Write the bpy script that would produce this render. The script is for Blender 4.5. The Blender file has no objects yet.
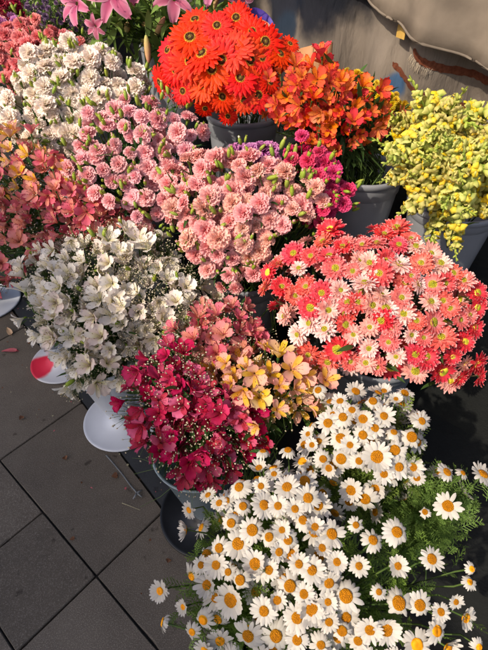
import bpy, math, random
import numpy as np
from mathutils import Vector, Matrix, Quaternion, noise

random.seed(11)
PI = math.pi
R = math.radians
scene = bpy.context.scene
COL = scene.collection

# ------------------------------------------------------------------ camera
CAM_H, PITCH, FPX = 1.5, R(42.5), 460.0
cam_d = bpy.data.cameras.new('camera')
cam = bpy.data.objects.new('camera', cam_d)
COL.objects.link(cam)
cam.location = (0, 0, CAM_H)
cam.rotation_euler = (PI / 2 - PITCH, 0, 0)
cam_d.sensor_fit = 'VERTICAL'
cam_d.sensor_height = 24.0
cam_d.lens = 24.0 * FPX / 650.0
cam_d.clip_start = 0.02
cam_d.clip_end = 300
cam_d.dof.use_dof = True
cam_d.dof.focus_distance = 1.15
cam_d.dof.aperture_fstop = 5.0
scene.camera = cam

# ------------------------------------------------------------------ light
SUN = Vector((-0.60, -0.52, 0.69)).normalized()      # from the scene towards the sun
elev = math.asin(SUN.z)
rot = math.atan2(SUN.x, SUN.y)
world = bpy.data.worlds.new('World')
scene.world = world
world.use_nodes = True
wn = world.node_tree.nodes
sky = wn.new('ShaderNodeTexSky')
sky.sky_type = 'NISHITA'
sky.sun_disc = False
sky.sun_elevation = elev
sky.sun_rotation = rot
sky.air_density = 0.7
sky.dust_density = 3.0
sky.ozone_density = 0.3
bg = wn['Background']
bg.inputs['Strength'].default_value = 0.15
world.node_tree.links.new(sky.outputs[0], bg.inputs[0])
sl = bpy.data.lights.new('sun', 'SUN')
sl.energy = 3.1
sl.angle = R(0.9)
sl.color = (1.0, 0.89, 0.74)
so = bpy.data.objects.new('sun', sl)
COL.objects.link(so)
so.rotation_euler = SUN.to_track_quat('Z', 'Y').to_euler()
so.location = (-3, -3, 6)
scene.view_settings.view_transform = 'Standard'
scene.view_settings.look = 'None'
scene.view_settings.exposure = 0.64
scene.view_settings.gamma = 1.0
scene.view_settings.use_curve_mapping = False

# ------------------------------------------------------------------ helpers
FWD = Vector((0, math.cos(PITCH), -math.sin(PITCH)))
DWN = Vector((0, -math.sin(PITCH), -math.cos(PITCH)))
RGT = Vector((1, 0, 0))
CAM = Vector((0, 0, CAM_H))
A = Vector((0.75, -0.66, 0)).normalized()     # along the stall, towards the viewer's right
N = Vector((0.66, 0.75, 0)).normalized()      # away from the pavement, into the stall


def ray(x, y):
    return FWD + RGT * ((x - 244) / FPX) + DWN * ((y - 325) / FPX)


def at(x, y, depth):
    return CAM + ray(x, y) * depth


def at_z(x, y, z):
    r = ray(x, y)
    return CAM + r * ((z - CAM_H) / r.z)


def at_n(x, y, n):
    r = ray(x, y)
    return CAM + r * (n / r.dot(N))


def proj(p):
    v = p - CAM
    d = v.dot(FWD)
    return 244 + v.dot(RGT) / d * FPX, 325 + v.dot(DWN) / d * FPX, d


def lin(h):
    h = h.lstrip('#')
    o = []
    for i in (0, 2, 4):
        c = int(h[i:i + 2], 16) / 255
        o.append(c / 12.92 if c <= 0.04045 else ((c + 0.055) / 1.055) ** 2.4)
    return (o[0], o[1], o[2], 1.0)


class MB:
    def __init__(self):
        self.v, self.f, self.m, self.c = [], [], [], []

    def add(self, verts, faces, mat=0, cols=None):
        b = len(self.v)
        self.v += [tuple(p) for p in verts]
        self.c += cols if cols is not None else [(0, 0, 0)] * len(verts)
        self.f += [tuple(i + b for i in f) for f in faces]
        self.m += [mat] * len(faces)

    def merge(self, o, M, matmap=None):
        b = len(self.v)
        self.v += [tuple(M @ Vector(p)) for p in o.v]
        self.c += o.c
        self.f += [tuple(i + b for i in f) for f in o.f]
        self.m += o.m if matmap is None else [matmap[i] for i in o.m]

    def mesh(self, name, mats, smooth=True):
        me = bpy.data.meshes.new(name)
        me.from_pydata(self.v, [], self.f)
        for m in mats:
            me.materials.append(m)
        me.polygons.foreach_set('material_index', self.m)
        if smooth:
            me.polygons.foreach_set('use_smooth', [True] * len(self.f))
        ca = me.color_attributes.new('pc', 'FLOAT_COLOR', 'POINT')
        arr = np.ones((len(self.v), 4), dtype=np.float32)
        arr[:, :3] = np.array(self.c, dtype=np.float32).reshape(-1, 3)
        ca.data.foreach_set('color', arr.ravel())
        me.update()
        return me


def link(name, me, parent=None, loc=None, label=None, kind=None):
    o = bpy.data.objects.new(name, me)
    COL.objects.link(o)
    if parent is not None:
        o.parent = parent
        if loc is None:
            o.location = -parent.location       # mesh is written in world space
        else:
            o.location = loc
    elif loc is not None:
        o.location = loc
    if label:
        o['label'] = label
    if kind:
        o['kind'] = kind
    return o


def thing(name, label, cat, loc=(0, 0, 0), group=None):
    o = bpy.data.objects.new(name, None)
    o.empty_display_size = 0.05
    COL.objects.link(o)
    o.location = loc
    o['label'] = label
    o['category'] = cat
    if group:
        o['group'] = group
    return o


def tube(mb, pts, r0, r1, k=5, mat=0, col=(0, 0, 0)):
    n = len(pts)
    vs, fs = [], []
    for i, p in enumerate(pts):
        d = (pts[min(i + 1, n - 1)] - pts[max(i - 1, 0)]).normalized()
        a = d.orthogonal().normalized()
        b = d.cross(a)
        r = r0 + (r1 - r0) * i / (n - 1)
        for j in range(k):
            t = 2 * PI * j / k
            vs.append(p + a * math.cos(t) * r + b * math.sin(t) * r)
    for i in range(n - 1):
        for j in range(k):
            j2 = (j + 1) % k
            fs.append((i * k + j, i * k + j2, (i + 1) * k + j2, (i + 1) * k + j))
    mb.add(vs, fs, mat, [col] * len(vs))


def lathe(mb, prof, seg=48, mat=0, c=Vector((0, 0, 0))):
    vs, fs = [], []
    for r, z in prof:
        for j in range(seg):
            t = 2 * PI * j / seg
            vs.append(c + Vector((r * math.cos(t), r * math.sin(t), z)))
    for i in range(len(prof) - 1):
        for j in range(seg):
            j2 = (j + 1) % seg
            fs.append((i * seg + j, i * seg + j2, (i + 1) * seg + j2, (i + 1) * seg + j))
    mb.add(vs, fs, mat)


def blob(mb, c, rx, ry, rz, mat=0, seg=8, rings=5, M=None, col=(0, 0, 0), bump=0.0, colfn=None):
    vs, fs, cs = [], [], []
    for i in range(rings + 1):
        ph = PI * i / rings
        for j in range(seg):
            t = 2 * PI * j / seg
            k = 1 + (random.uniform(-bump, bump) if bump else 0)
            p = Vector((math.sin(ph) * math.cos(t) * rx * k, math.sin(ph) * math.sin(t) * ry * k, math.cos(ph) * rz * k))
            cs.append(colfn(i / rings) if colfn else col)
            if M is not None:
                p = M @ p
            vs.append(c + p)
    for i in range(rings):
        for j in range(seg):
            j2 = (j + 1) % seg
            fs.append((i * seg + j, (i + 1) * seg + j, (i + 1) * seg + j2, i * seg + j2))
    mb.add(vs, fs, mat, cs)


def orient(n, roll=None):
    """rotation matrix whose z axis is n"""
    q = n.normalized().to_track_quat('Z', 'Y')
    if roll is None:
        roll = random.uniform(0, 2 * PI)
    return (q @ Quaternion((0, 0, 1), roll)).to_matrix()


# ------------------------------------------------------------------ materials
def new_mat(name):
    m = bpy.data.materials.new(name)
    m.use_nodes = True
    nt = m.node_tree
    return m, nt, nt.nodes, nt.links, nt.nodes['Principled BSDF']


def ramp_node(nd, stops):
    r = nd.new('ShaderNodeValToRGB')
    el = r.color_ramp.elements
    while len(el) < len(stops):
        el.new(0.5)
    for e, (p, c) in zip(el, stops):
        e.position = p
        e.color = lin(c) if isinstance(c, str) else c
    return r


def petal_mat(name, stops, trans=0.3, hue=0.010, val=0.20, sat=0.04, alt=None, altamt=0.5, rough=0.55, edge=None):
    """colour runs along the petal (attribute r); a random per flower and per petal shift; alt = second colouring some flowers have"""
    m, nt, nd, lk, p = new_mat(name)
    at_ = nd.new('ShaderNodeAttribute'); at_.attribute_name = 'pc'
    sep = nd.new('ShaderNodeSeparateColor'); lk.new(at_.outputs['Color'], sep.inputs[0])
    oi = nd.new('ShaderNodeObjectInfo')
    r1 = ramp_node(nd, stops); lk.new(sep.outputs[0], r1.inputs[0])
    colr = r1.outputs[0]
    if alt:
        r2 = ramp_node(nd, alt); lk.new(sep.outputs[0], r2.inputs[0])
        ms = nd.new('ShaderNodeMapRange'); ms.interpolation_type = 'SMOOTHSTEP'
        ad = nd.new('ShaderNodeMath'); ad.operation = 'MULTIPLY_ADD'
        lk.new(sep.outputs[1], ad.inputs[0]); ad.inputs[1].default_value = 0.35; lk.new(oi.outputs['Random'], ad.inputs[2])
        lk.new(ad.outputs[0], ms.inputs[0])
        ms.inputs[1].default_value = 1.05 - altamt; ms.inputs[2].default_value = 1.3 - altamt
        mx = nd.new('ShaderNodeMix'); mx.data_type = 'RGBA'
        lk.new(ms.outputs[0], mx.inputs[0]); lk.new(colr, mx.inputs[6]); lk.new(r2.outputs[0], mx.inputs[7])
        colr = mx.outputs[2]
    if edge:
        mx = nd.new('ShaderNodeMix'); mx.data_type = 'RGBA'
        pw = nd.new('ShaderNodeMath'); pw.operation = 'POWER'; lk.new(sep.outputs[2], pw.inputs[0]); pw.inputs[1].default_value = 3
        lk.new(pw.outputs[0], mx.inputs[0]); lk.new(colr, mx.inputs[6]); mx.inputs[7].default_value = lin(edge)
        colr = mx.outputs[2]
    # veins and blotches in the petal itself
    tc = nd.new('ShaderNodeTexCoord')
    nz = nd.new('ShaderNodeTexNoise'); nz.inputs['Scale'].default_value = 7; nz.inputs['Detail'].default_value = 4
    lk.new(tc.outputs['Object'], nz.inputs['Vector'])
    hs = nd.new('ShaderNodeHueSaturation')
    lk.new(colr, hs.inputs['Color'])

    def mr(src, lo, hi):
        q = nd.new('ShaderNodeMapRange'); lk.new(src, q.inputs[0]); q.inputs[3].default_value = lo; q.inputs[4].default_value = hi
        return q.outputs[0]
    lk.new(mr(oi.outputs['Random'], 0.5 - hue, 0.5 + hue), hs.inputs['Hue'])
    mp = nd.new('ShaderNodeMath'); mp.operation = 'MULTIPLY'
    lk.new(mr(sep.outputs[1], 1 - val * .6, 1 + val * .3), mp.inputs[0])
    lk.new(mr(nz.outputs[0], 1 - val, 1 + val * .6), mp.inputs[1])
    lk.new(mp.outputs[0], hs.inputs['Value'])
    m7 = nd.new('ShaderNodeMath'); m7.operation = 'MULTIPLY'; lk.new(oi.outputs['Random'], m7.inputs[0]); m7.inputs[1].default_value = 7.31
    m8 = nd.new('ShaderNodeMath'); m8.operation = 'FRACT'; lk.new(m7.outputs[0], m8.inputs[0])
    lk.new(mr(m8.outputs[0], 1 - sat, 1 + sat), hs.inputs['Saturation'])
    lk.new(hs.outputs[0], p.inputs['Base Color'])
    p.inputs['Roughness'].default_value = rough
    p.inputs['Specular IOR Level'].default_value = 0.25
    tr = nd.new('ShaderNodeBsdfTranslucent'); lk.new(hs.outputs[0], tr.inputs[0])
    mix = nd.new('ShaderNodeMixShader'); mix.inputs[0].default_value = trans
    lk.new(p.outputs[0], mix.inputs[1]); lk.new(tr.outputs[0], mix.inputs[2])
    lk.new(mix.outputs[0], nd['Material Output'].inputs[0])
    return m


def simple_mat(name, c1, c2=None, scale=20, rough=0.6, metal=0, bump=0.0, spec=0.4, detail=5, trans=0, bscale=None):
    m, nt, nd, lk, p = new_mat(name)
    tc = nd.new('ShaderNodeTexCoord')
    nz = nd.new('ShaderNodeTexNoise'); nz.inputs['Scale'].default_value = scale; nz.inputs['Detail'].default_value = detail
    lk.new(tc.outputs['Object'], nz.inputs['Vector'])
    r = ramp_node(nd, [(0.3, c1), (0.7, c2 or c1)])
    lk.new(nz.outputs[0], r.inputs[0]); lk.new(r.outputs[0], p.inputs['Base Color'])
    p.inputs['Roughness'].default_value = rough
    p.inputs['Metallic'].default_value = metal
    p.inputs['Specular IOR Level'].default_value = spec
    if bump:
        nb = nd.new('ShaderNodeTexNoise'); nb.inputs['Scale'].default_value = bscale or scale * 3; nb.inputs['Detail'].default_value = 6
        lk.new(tc.outputs['Object'], nb.inputs['Vector'])
        b = nd.new('ShaderNodeBump'); b.inputs['Strength'].default_value = bump; b.inputs['Distance'].default_value = 0.004
        lk.new(nb.outputs[0], b.inputs['Height']); lk.new(b.outputs[0], p.inputs['Normal'])
    if trans:
        tr = nd.new('ShaderNodeBsdfTranslucent'); lk.new(r.outputs[0], tr.inputs[0])
        mix = nd.new('ShaderNodeMixShader'); mix.inputs[0].default_value = trans
        lk.new(p.outputs[0], mix.inputs[1]); lk.new(tr.outputs[0], mix.inputs[2])
        lk.new(mix.outputs[0], nd['Material Output'].inputs[0])
    return m


M = {}
M['leaf'] = petal_mat('leaf green', [(0, '4c6a30'), (1, '3c5c2c')], trans=.33, hue=.02, val=.4)
M['leaf_lime'] = petal_mat('lime bud green', [(0, '7c9434'), (0.8, 'a4b444'), (1, 'bcbc5c')], trans=.2, hue=.015, val=.3)
M['feather'] = petal_mat('feathery green', [(0, '6a8a3c'), (1, '86a24c')], trans=.33, hue=.02, val=.35)
M['stem'] = simple_mat('stem green', '3d5526', '5e7236', 30, trans=.1)
M['stem_brown'] = simple_mat('stem brown', '4a3a28', '6b5a3c', 30)
M['gyp'] = simple_mat('gypsophila cream', 'b8a988', 'd2c6ae', 60, trans=.2)
M['daisy'] = petal_mat('daisy white', [(0, 'b8b29c'), (0.3, 'c9c2b6'), (1, 'd0c9bf')], trans=.28, hue=.004, val=.10, sat=.1)
M['gerb'] = petal_mat('gerbera orange red', [(0, 'ee8020'), (0.22, 'ee3a0a'), (0.8, 'e62603'), (1, 'ee4410')], trans=.35, hue=.008, val=.2, sat=.02)
M['mum_red'] = petal_mat('mum coral', [(0, 'f4dcc0'), (0.3, 'e8504e'), (0.8, 'e03c40'), (1, 'f2a8a0')], trans=.33, val=.2,
                         alt=[(0, 'f2dccc'), (0.35, 'f08a80'), (0.9, 'ea4c4c'), (1, 'f6d0c8')], altamt=.42)
M['mum_white'] = petal_mat('mum blush', [(0, 'ecd8c8'), (0.4, 'f0c4b8'), (1, 'f2dcd6')], trans=.33, val=.12, hue=.006,
                           alt=[(0, 'f0dccb'), (0.5, 'eeb4a8'), (1, 'eb9c94')], altamt=.35)
M['mum_pink'] = petal_mat('mum pink', [(0, 'f2dccc'), (0.35, 'ea9488'), (0.8, 'e6736b'), (1, 'f3c4ba')], trans=.33, val=.2,
                          alt=[(0, 'f2dccc'), (0.5, 'f0bcb0'), (1, 'f4d4cc')], altamt=.5)
M['carn_pink'] = petal_mat('carnation pink', [(0, 'f48894'), (0.6, 'fab0b4'), (1, 'fcc8c8')], trans=.32, val=.2, hue=.012)
M['carn_salmon'] = petal_mat('carnation salmon', [(0, 'f08084'), (0.6, 'f8a8a4'), (1, 'fcc0ba')], trans=.32, val=.2,
                             alt=[(0, 'e6a48e'), (0.55, 'f4beaa'), (0.85, 'f6d0be'), (1, 'ee948e')], altamt=.36, edge='f6bcb4')
M['carn_white'] = petal_mat('carnation cream', [(0, 'f0dcbe'), (0.5, 'faecd6'), (1, 'fcf2e4')], trans=.32, val=.1, hue=.006, edge='f1dcd2')
M['carn_coral'] = petal_mat('carnation coral', [(0, 'de5c5a'), (0.6, 'f08084'), (1, 'f49a98')], trans=.33, val=.2)
M['carn_magenta'] = petal_mat('carnation magenta', [(0, 'c0144c'), (0.6, 'de2464'), (1, 'e84c80')], trans=.33, val=.25)
M['carn_purple'] = petal_mat('carnation purple', [(0, '8a2a72'), (0.6, 'b04c98'), (1, 'd08cbc')], trans=.33, val=.25)
M['carn_dark'] = petal_mat('carnation crimson', [(0, '7c1030'), (1, 'b02448')], trans=.33, val=.25)
M['als_white'] = petal_mat('alstroemeria white', [(0, 'd0d2a0'), (0.3, 'ece3d6'), (1, 'f4ede4')], trans=.33, val=.12, hue=.006,
                           alt=[(0, 'd6cca0'), (0.4, 'ecd8cc'), (1, 'efdcd4')], altamt=.4)
M['als_crimson'] = petal_mat('alstroemeria crimson', [(0, 'a81838'), (0.5, 'c01c48'), (1, 'd0305c')], trans=.33, val=.3,
                             alt=[(0, 'c83860'), (0.5, 'da5480'), (1, 'e07098')], altamt=.45)
M['als_coral'] = petal_mat('alstroemeria dusky coral', [(0, 'dc8868'), (0.35, 'dc5c6c'), (1, 'e27484')], trans=.33, val=.25,
                           alt=[(0, 'e0a080'), (0.5, 'ea9690'), (1, 'e88e98')], altamt=.4)
M['als_peach'] = petal_mat('alstroemeria peach', [(0, 'e8b458'), (0.4, 'f0bc98'), (1, 'eca49c')], trans=.33, val=.18,
                           alt=[(0, 'e6b84c'), (0.6, 'ecc684'), (1, 'ecc0a0')], altamt=.18)
M['als_orange'] = petal_mat('alstroemeria orange', [(0, 'ea7a34'), (0.25, 'e65240'), (1, 'e2443c')], trans=.33, val=.25,
                            alt=[(0, 'e89830'), (0.45, 'ec7040'), (1, 'ea6450')], altamt=.25)


def inner_mat(name, base, mid, tip):
    """inner tepal with dark streaks across a coloured patch"""
    m = petal_mat(name, [(0, base), (0.3, mid), (0.7, mid), (1, tip)], trans=.33, val=.2)
    nt = m.node_tree; nd = nt.nodes; lk = nt.links
    tc = nd.new('ShaderNodeTexCoord')
    nz = nd.new('ShaderNodeTexVoronoi'); nz.inputs['Scale'].default_value = 26
    mp = nd.new('ShaderNodeMapping'); mp.inputs['Scale'].default_value = (1, 1, .35)
    lk.new(tc.outputs['Object'], mp.inputs[0]); lk.new(mp.outputs[0], nz.inputs['Vector'])
    r = ramp_node(nd, [(0.10, (.75, .75, .75, 1)), (0.16, (0, 0, 0, 1))]); lk.new(nz.outputs['Distance'], r.inputs[0])
    hs = [n for n in nd if n.type == 'HUE_SAT'][0]
    mx = nd.new('ShaderNodeMix'); mx.data_type = 'RGBA'
    lk.new(r.outputs[0], mx.inputs[0]); lk.new(hs.outputs[0], mx.inputs[6]); mx.inputs[7].default_value = lin('5a1a20')
    p = nd['Principled BSDF']
    lk.new(mx.outputs[2], p.inputs['Base Color'])
    return m


M['in_yellow'] = inner_mat('inner tepal yellow', 'e8c050', 'eab83c', 'eaa884')
M['in_coral'] = inner_mat('inner tepal coral', 'e4b070', 'e2907c', 'e0808c')
M['in_cream'] = petal_mat('inner tepal cream', [(0, 'cfc878'), (0.35, 'e6dcb0'), (.6, 'eee2cc'), (1, 'f0e8de')], trans=.33, val=.12, hue=.006)
M['in_orange'] = inner_mat('inner tepal orange', 'eca030', 'ea7c30', 'e24a3a')
M['in_crimson'] = inner_mat('inner tepal crimson', 'c05040', 'b82848', 'c02c50')
M['lily'] = petal_mat('lily pink', [(0, 'a84068'), (0.5, 'bc587c'), (1, 'c87494')], trans=.33, val=.15, edge='d498ac')
M['lily_bud'] = petal_mat('lily bud', [(0, 'a8b060'), (0.5, 'c8a070'), (1, 'd08878')], trans=.2, val=.15)
M['snap'] = petal_mat('snapdragon pale', [(0, '94ac44'), (0.45, 'd0ca6a'), (1, 'e6da80')], trans=.35, val=.3, hue=.02)
M['snap_lip'] = petal_mat('snapdragon lip', [(0, 'e6bc1c'), (1, 'ead040')], trans=.25, val=.2)
M['yellow'] = petal_mat('button yellow', [(0, 'd8a818'), (0.6, 'e2bc20'), (1, 'e8cc40')], trans=.25, val=.2)
M['mauve'] = petal_mat('statice mauve', [(0, '5c4468'), (1, '8c6c8c')], trans=.2, val=.4)
M['anther_pale'] = simple_mat('pale anther', 'a08c58', 'b09c68', 60)
M['anther'] = simple_mat('anther', '5a2c14', '7a4018', 60)


def disc_mat(name, stops, vs=22):
    m, nt, nd, lk, p = new_mat(name)
    at_ = nd.new('ShaderNodeAttribute'); at_.attribute_name = 'pc'
    sep = nd.new('ShaderNodeSeparateColor'); lk.new(at_.outputs['Color'], sep.inputs[0])
    tc = nd.new('ShaderNodeTexCoord')
    vo = nd.new('ShaderNodeTexVoronoi'); vo.inputs['Scale'].default_value = vs
    lk.new(tc.outputs['Object'], vo.inputs['Vector'])
    r = ramp_node(nd, stops); lk.new(sep.outputs[0], r.inputs[0])
    hs = nd.new('ShaderNodeHueSaturation'); lk.new(r.outputs[0], hs.inputs['Color'])
    q = nd.new('ShaderNodeMapRange'); lk.new(vo.outputs['Color'], q.inputs[0]); q.inputs[3].default_value = .82; q.inputs[4].default_value = 1.12
    lk.new(q.outputs[0], hs.inputs['Value'])
    lk.new(hs.outputs[0], p.inputs['Base Color'])
    b = nd.new('ShaderNodeBump'); b.inputs['Strength'].default_value = .8; b.inputs['Distance'].default_value = .02; b.invert = True
    lk.new(vo.outputs['Distance'], b.inputs['Height']); lk.new(b.outputs[0], p.inputs['Normal'])
    p.inputs['Roughness'].default_value = .7
    p.inputs['Specular IOR Level'].default_value = .2
    return m


M['disc_daisy'] = disc_mat('daisy disc', [(0, 'd8840c'), (0.5, 'ec9408'), (1, 'eea210')], 40)
M['disc_mum'] = disc_mat('mum disc', [(0, 'a8b030'), (0.5, 'd8c838'), (1, 'e8d860')], 28)
M['disc_gerb'] = disc_mat('gerbera disc', [(0, 'b09848'), (0.25, '5a3418'), (0.45, '4a2810'), (0.58, 'e0a838'), (1, 'eab040')], 40)


# ------------------------------------------------------------------ flower shapes (diameter about 1)
def petal(mb, az, r0, z0, L, W, a0, a1, w, cup=0.0, ruf=0.0, fr=3.0, zig=0.0, nl=5, nw=2, mat=0, twist=0.0):
    """a0: rise angle at the base, a1: change of angle to the tip; w(t): width profile"""
    rnd = random.random()
    ph = random.uniform(0, 6)
    ca, sa = math.cos(az), math.sin(az)
    vs, cs, fs = [], [], []
    r, z = r0, z0
    for i in range(nl + 1):
        t = i / nl
        a = a0 + a1 * t
        if i:
            r += math.cos(a) * L / nl
            z += math.sin(a) * L / nl
        hw = W * w(t)
        for j in range(nw + 1):
            s = -1 + 2 * j / nw
            y = s * hw
            dz = cup * s * s * W + ruf * math.sin(fr * s + ph) * t * t + twist * s * t * W
            dr = 0
            if i == nl and zig:
                dr = random.uniform(-zig, zig) * L
            # outer edge bows inwards at the sides
            if i == nl and nw > 2:
                dr -= L * .12 * s * s
            rr = r + (dz * -math.sin(a)) + dr * math.cos(a)
            zz = z + (dz * math.cos(a)) + dr * math.sin(a)
            vs.append((rr * ca - y * sa, rr * sa + y * ca, zz))
            cs.append((t, rnd, abs(s)))
    for i in range(nl):
        for j in range(nw):
            k = i * (nw + 1) + j
            fs.append((k, k + 1, k + nw + 2, k + nw + 1))
    mb.add(vs, fs, mat, cs)


def cap(mb, r, h, z0, mat=0, seg=16, rings=5, flat=1.0, dent=0.0):
    vs, cs, fs = [], [], []
    for i in range(rings + 1):
        t = i / rings
        ph = t * PI / 2
        for j in range(seg):
            a = 2 * PI * j / seg
            rr = r * math.sin(ph) * (1 + random.uniform(-.03, .03))
            zz = z0 + h * math.cos(ph) ** flat - dent * math.exp(-(t / .3) ** 2)
            vs.append((rr * math.cos(a), rr * math.sin(a), zz))
            cs.append((t, random.random(), 0))
    for i in range(rings):
        for j in range(seg):
            j2 = (j + 1) % seg
            fs.append((i * seg + j, (i + 1) * seg + j, (i + 1) * seg + j2, i * seg + j2))
    mb.add(vs, fs, mat, cs)


def w_daisy(t): return (0.45 + 1.9 * t * (1 - t) * 1.15) if t < .88 else (0.55 if t < .98 else 0.28)
def w_thin(t): return 0.5 + 1.2 * t * (1.05 - t) if t < .9 else (.45 if t < .97 else .12)
def w_fan(t): return 0.12 + 0.95 * t ** 0.9
def w_ob(t): return 0.16 + .92 * math.sin(PI * min(1, t ** 1.35 * .93)) if t < .97 else .10
def w_rnd(t): return .35 + .75 * t ** .7 if t < .75 else (.95 if t < .85 else (.75 if t < .97 else .35))
def w_lily(t): return 0.35 + .75 * math.sin(PI * t ** .85) if t < .97 else .08


def g_daisy(v):
    mb = MB()
    n = random.choice((17, 19, 21, 23))
    droop = (0.05, -.3, -.9, .5, -.1, -.5, .2, -.75, .9, 0)[v % 10]
    lop = random.uniform(0, 6.28)
    for k in range(n):
        if random.random() < .05:
            continue
        droop2 = droop + .35 * math.sin(2 * PI * k / n + lop) * (v % 3 > 0)
        petal(mb, 2 * PI * k / n + random.uniform(-.09, .09), .10, .0 + random.uniform(-.015, .015), random.uniform(.31, .40),
              random.uniform(.058, .072), .18 + droop2 * .3 + random.uniform(-.1, .1), -.35 + droop2 + random.uniform(-.3, .3), w_daisy, cup=-.25, nl=6, nw=2, twist=random.uniform(-.35, .35))
    lathe(mb, [(.0, -.07), (.06, -.06), (.12, -.01), (.12, .01)], 8, 1)
    d = MB()
    cap(d, random.uniform(.155, .20), random.uniform(.07, .12), -.005, 0, flat=1, dent=.03)
    return mb, d


def g_gerb(v):
    mb = MB()
    for n, L, a, z in ((21, .43, .06, 0), (19, .40, .16, .012), (16, .31, .26, .018), (20, .13, .4, .026)):
        o = random.random()
        for k in range(n):
            petal(mb, 2 * PI * (k + o) / n + random.uniform(-.06, .06), .10, z, L * random.uniform(.88, 1.06), (.056 if L > .18 else .022),
                  a + random.uniform(-.06, .06), -.25 + random.uniform(-.12, .1), w_daisy, cup=-.3, nl=4, nw=2)
    lathe(mb, [(.0, -.09), (.07, -.07), (.10, -.01), (.10, .0)], 8, 1)
    d = MB()
    cap(d, .145, .055, .012, 0, dent=.015)
    return mb, d


def g_mum(v):
    mb = MB()
    for n, L, a, z, W in ((15, .43, -.25, 0, .070), (15, .42, .05, .01, .068), (14, .37, .32, .02, .062), (12, .28, .65, .03, .05)):
        if v == 3 and L < .3:
            continue
        o = random.random()
        for k in range(n):
            petal(mb, 2 * PI * (k + o) / n + random.uniform(-.1, .1), .07, z, L * random.uniform(.85, 1.08), W,
                  a + random.uniform(-.12, .12), random.uniform(-.2, .5), w_daisy, cup=.35, nl=4, nw=2)
    lathe(mb, [(.0, -.08), (.05, -.07), (.09, -.01), (.09, .0)], 8, 1)
    d = MB()
    cap(d, (.14, .17, .12, .185)[v % 4], .08, .035, 0)
    return mb, d


def g_pom(v):
    mb = MB()
    for n, L, a, W in ((12, .42, -.2, .09), (12, .42, .2, .09), (10, .40, .6, .08), (8, .36, 1.0, .07), (5, .30, 1.35, .06)):
        o = random.random()
        for k in range(n):
            petal(mb, 2 * PI * (k + o) / n, .03, 0, L, W, a, .2, w_daisy, cup=.3, nl=3, nw=2)
    return mb, None


def g_carn(v):
    mb = MB()
    lay = ((7, .46, -.2, .29), (8, .48, .02, .27), (8, .45, .25, .26), (8, .41, .5, .23), (7, .37, .8, .2), (6, .33, 1.15, .16))
    op = (1, 1, .85, .7)[v % 4]
    for n, L, a, W in lay:
        o = random.random()
        for k in range(n):
            petal(mb, 2 * PI * (k + o) / n + random.uniform(-.25, .25), .02, .02, L * random.uniform(.86, 1.1), W * random.uniform(.85, 1.15),
                  a * op + (1 - op) * 1.3 + random.uniform(-.3, .3) + .25, random.uniform(-.5, -.1), w_fan, cup=random.uniform(-.1, .25),
                  ruf=.045, fr=random.uniform(6, 10), zig=.06, nl=5, nw=12, twist=random.uniform(-.25, .25))
    lathe(mb, [(.0, -.42), (.06, -.38), (.10, -.2), (.11, -.04), (.07, .04)], 8, 1)
    return mb, None


def g_als(v):
    mb = MB()
    op = (.0, .22, -.25, .34, -.12)[v % 5]
    az0 = random.random()
    for k in range(3):
        petal(mb, 2 * PI * (k / 3) + az0 + random.uniform(-.08, .08), .03, 0, random.uniform(.56, .62), random.uniform(.14, .175), 1.25 + op, -.85 - op * 1.3 + random.uniform(-.15, .15),
              w_ob, cup=.22, nl=7, nw=4, mat=0, twist=random.uniform(-.15, .15), ruf=.012, fr=4)
        petal(mb, 2 * PI * ((k + .5) / 3) + az0, .03, .02, random.uniform(.56, .66), .082, 1.3 + op, -.8 - op * 1.3 + random.uniform(-.15, .1),
              w_ob, cup=.25, nl=7, nw=4, mat=1)
    for k in range(5):
        a = az0 + k * 1.26 + random.uniform(-.3, .3)
        p = [Vector((0, 0, .02)), Vector((math.cos(a) * .05, math.sin(a) * .05, .25)), Vector((math.cos(a) * .13, math.sin(a) * .13, .40))]
        tube(mb, p, .008, .006, 3, 0, (.6, .5, 0))
        blob(mb, p[-1], .014, .014, .028, 2, 5, 3)
    lathe(mb, [(.0, -.13), (.035, -.10), (.05, -.02), (.035, .03)], 7, 3)
    return mb, None


def g_lily(v):
    mb = MB()
    for k in range(6):
        wide = .15 if k % 2 else .115
        petal(mb, PI * k / 3 + random.uniform(-.07, .07), .03, .0 + (.01 if k % 2 else 0), .66, wide, 1.05, -1.75 + random.uniform(-.25, .2),
              w_lily, cup=.22, nl=10, nw=6, ruf=.02, fr=5, twist=random.uniform(-.2, .2))
    for k in range(6):
        a = k * PI / 3 + .4
        p = [Vector((0, 0, .05)), Vector((math.cos(a) * .06, math.sin(a) * .06, .3)), Vector((math.cos(a) * .17, math.sin(a) * .17, .46))]
        tube(mb, p, .007, .005, 4, 0, (.2, .5, 1))
        blob(mb, p[-1], .012, .036, .012, 2, 6, 4, Matrix.Rotation(a, 3, 'Z'))
    lathe(mb, [(.0, -.1), (.03, -.08), (.045, .0), (.04, .06)], 7, 3)
    return mb, None


def g_bud(v):
    """carnation bud: green calyx with a nick of petal"""
    mb = MB()
    blob(mb, Vector((0, 0, 0)), .2, .2, .5, 0, 7, 6, colfn=lambda t: (1 - t, .5, 0))
    for k in range(5):
        a = k * 1.257
        petal(mb, a, .10, .33, .28, .06, 1.3, .1, w_thin, nl=2, nw=2, mat=0)
    if v % 2 == 0:
        blob(mb, Vector((0, 0, .44)), .12, .12, .2, 1, 6, 4, bump=.15, col=(.8, .5, 0))
    return mb, None


def g_lbud(v):
    mb = MB()
    blob(mb, Vector((0, 0, .45)), .13, .13, .5, 0, 9, 8, colfn=lambda t: (1 - t, .5, 0))
    return mb, None


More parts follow.
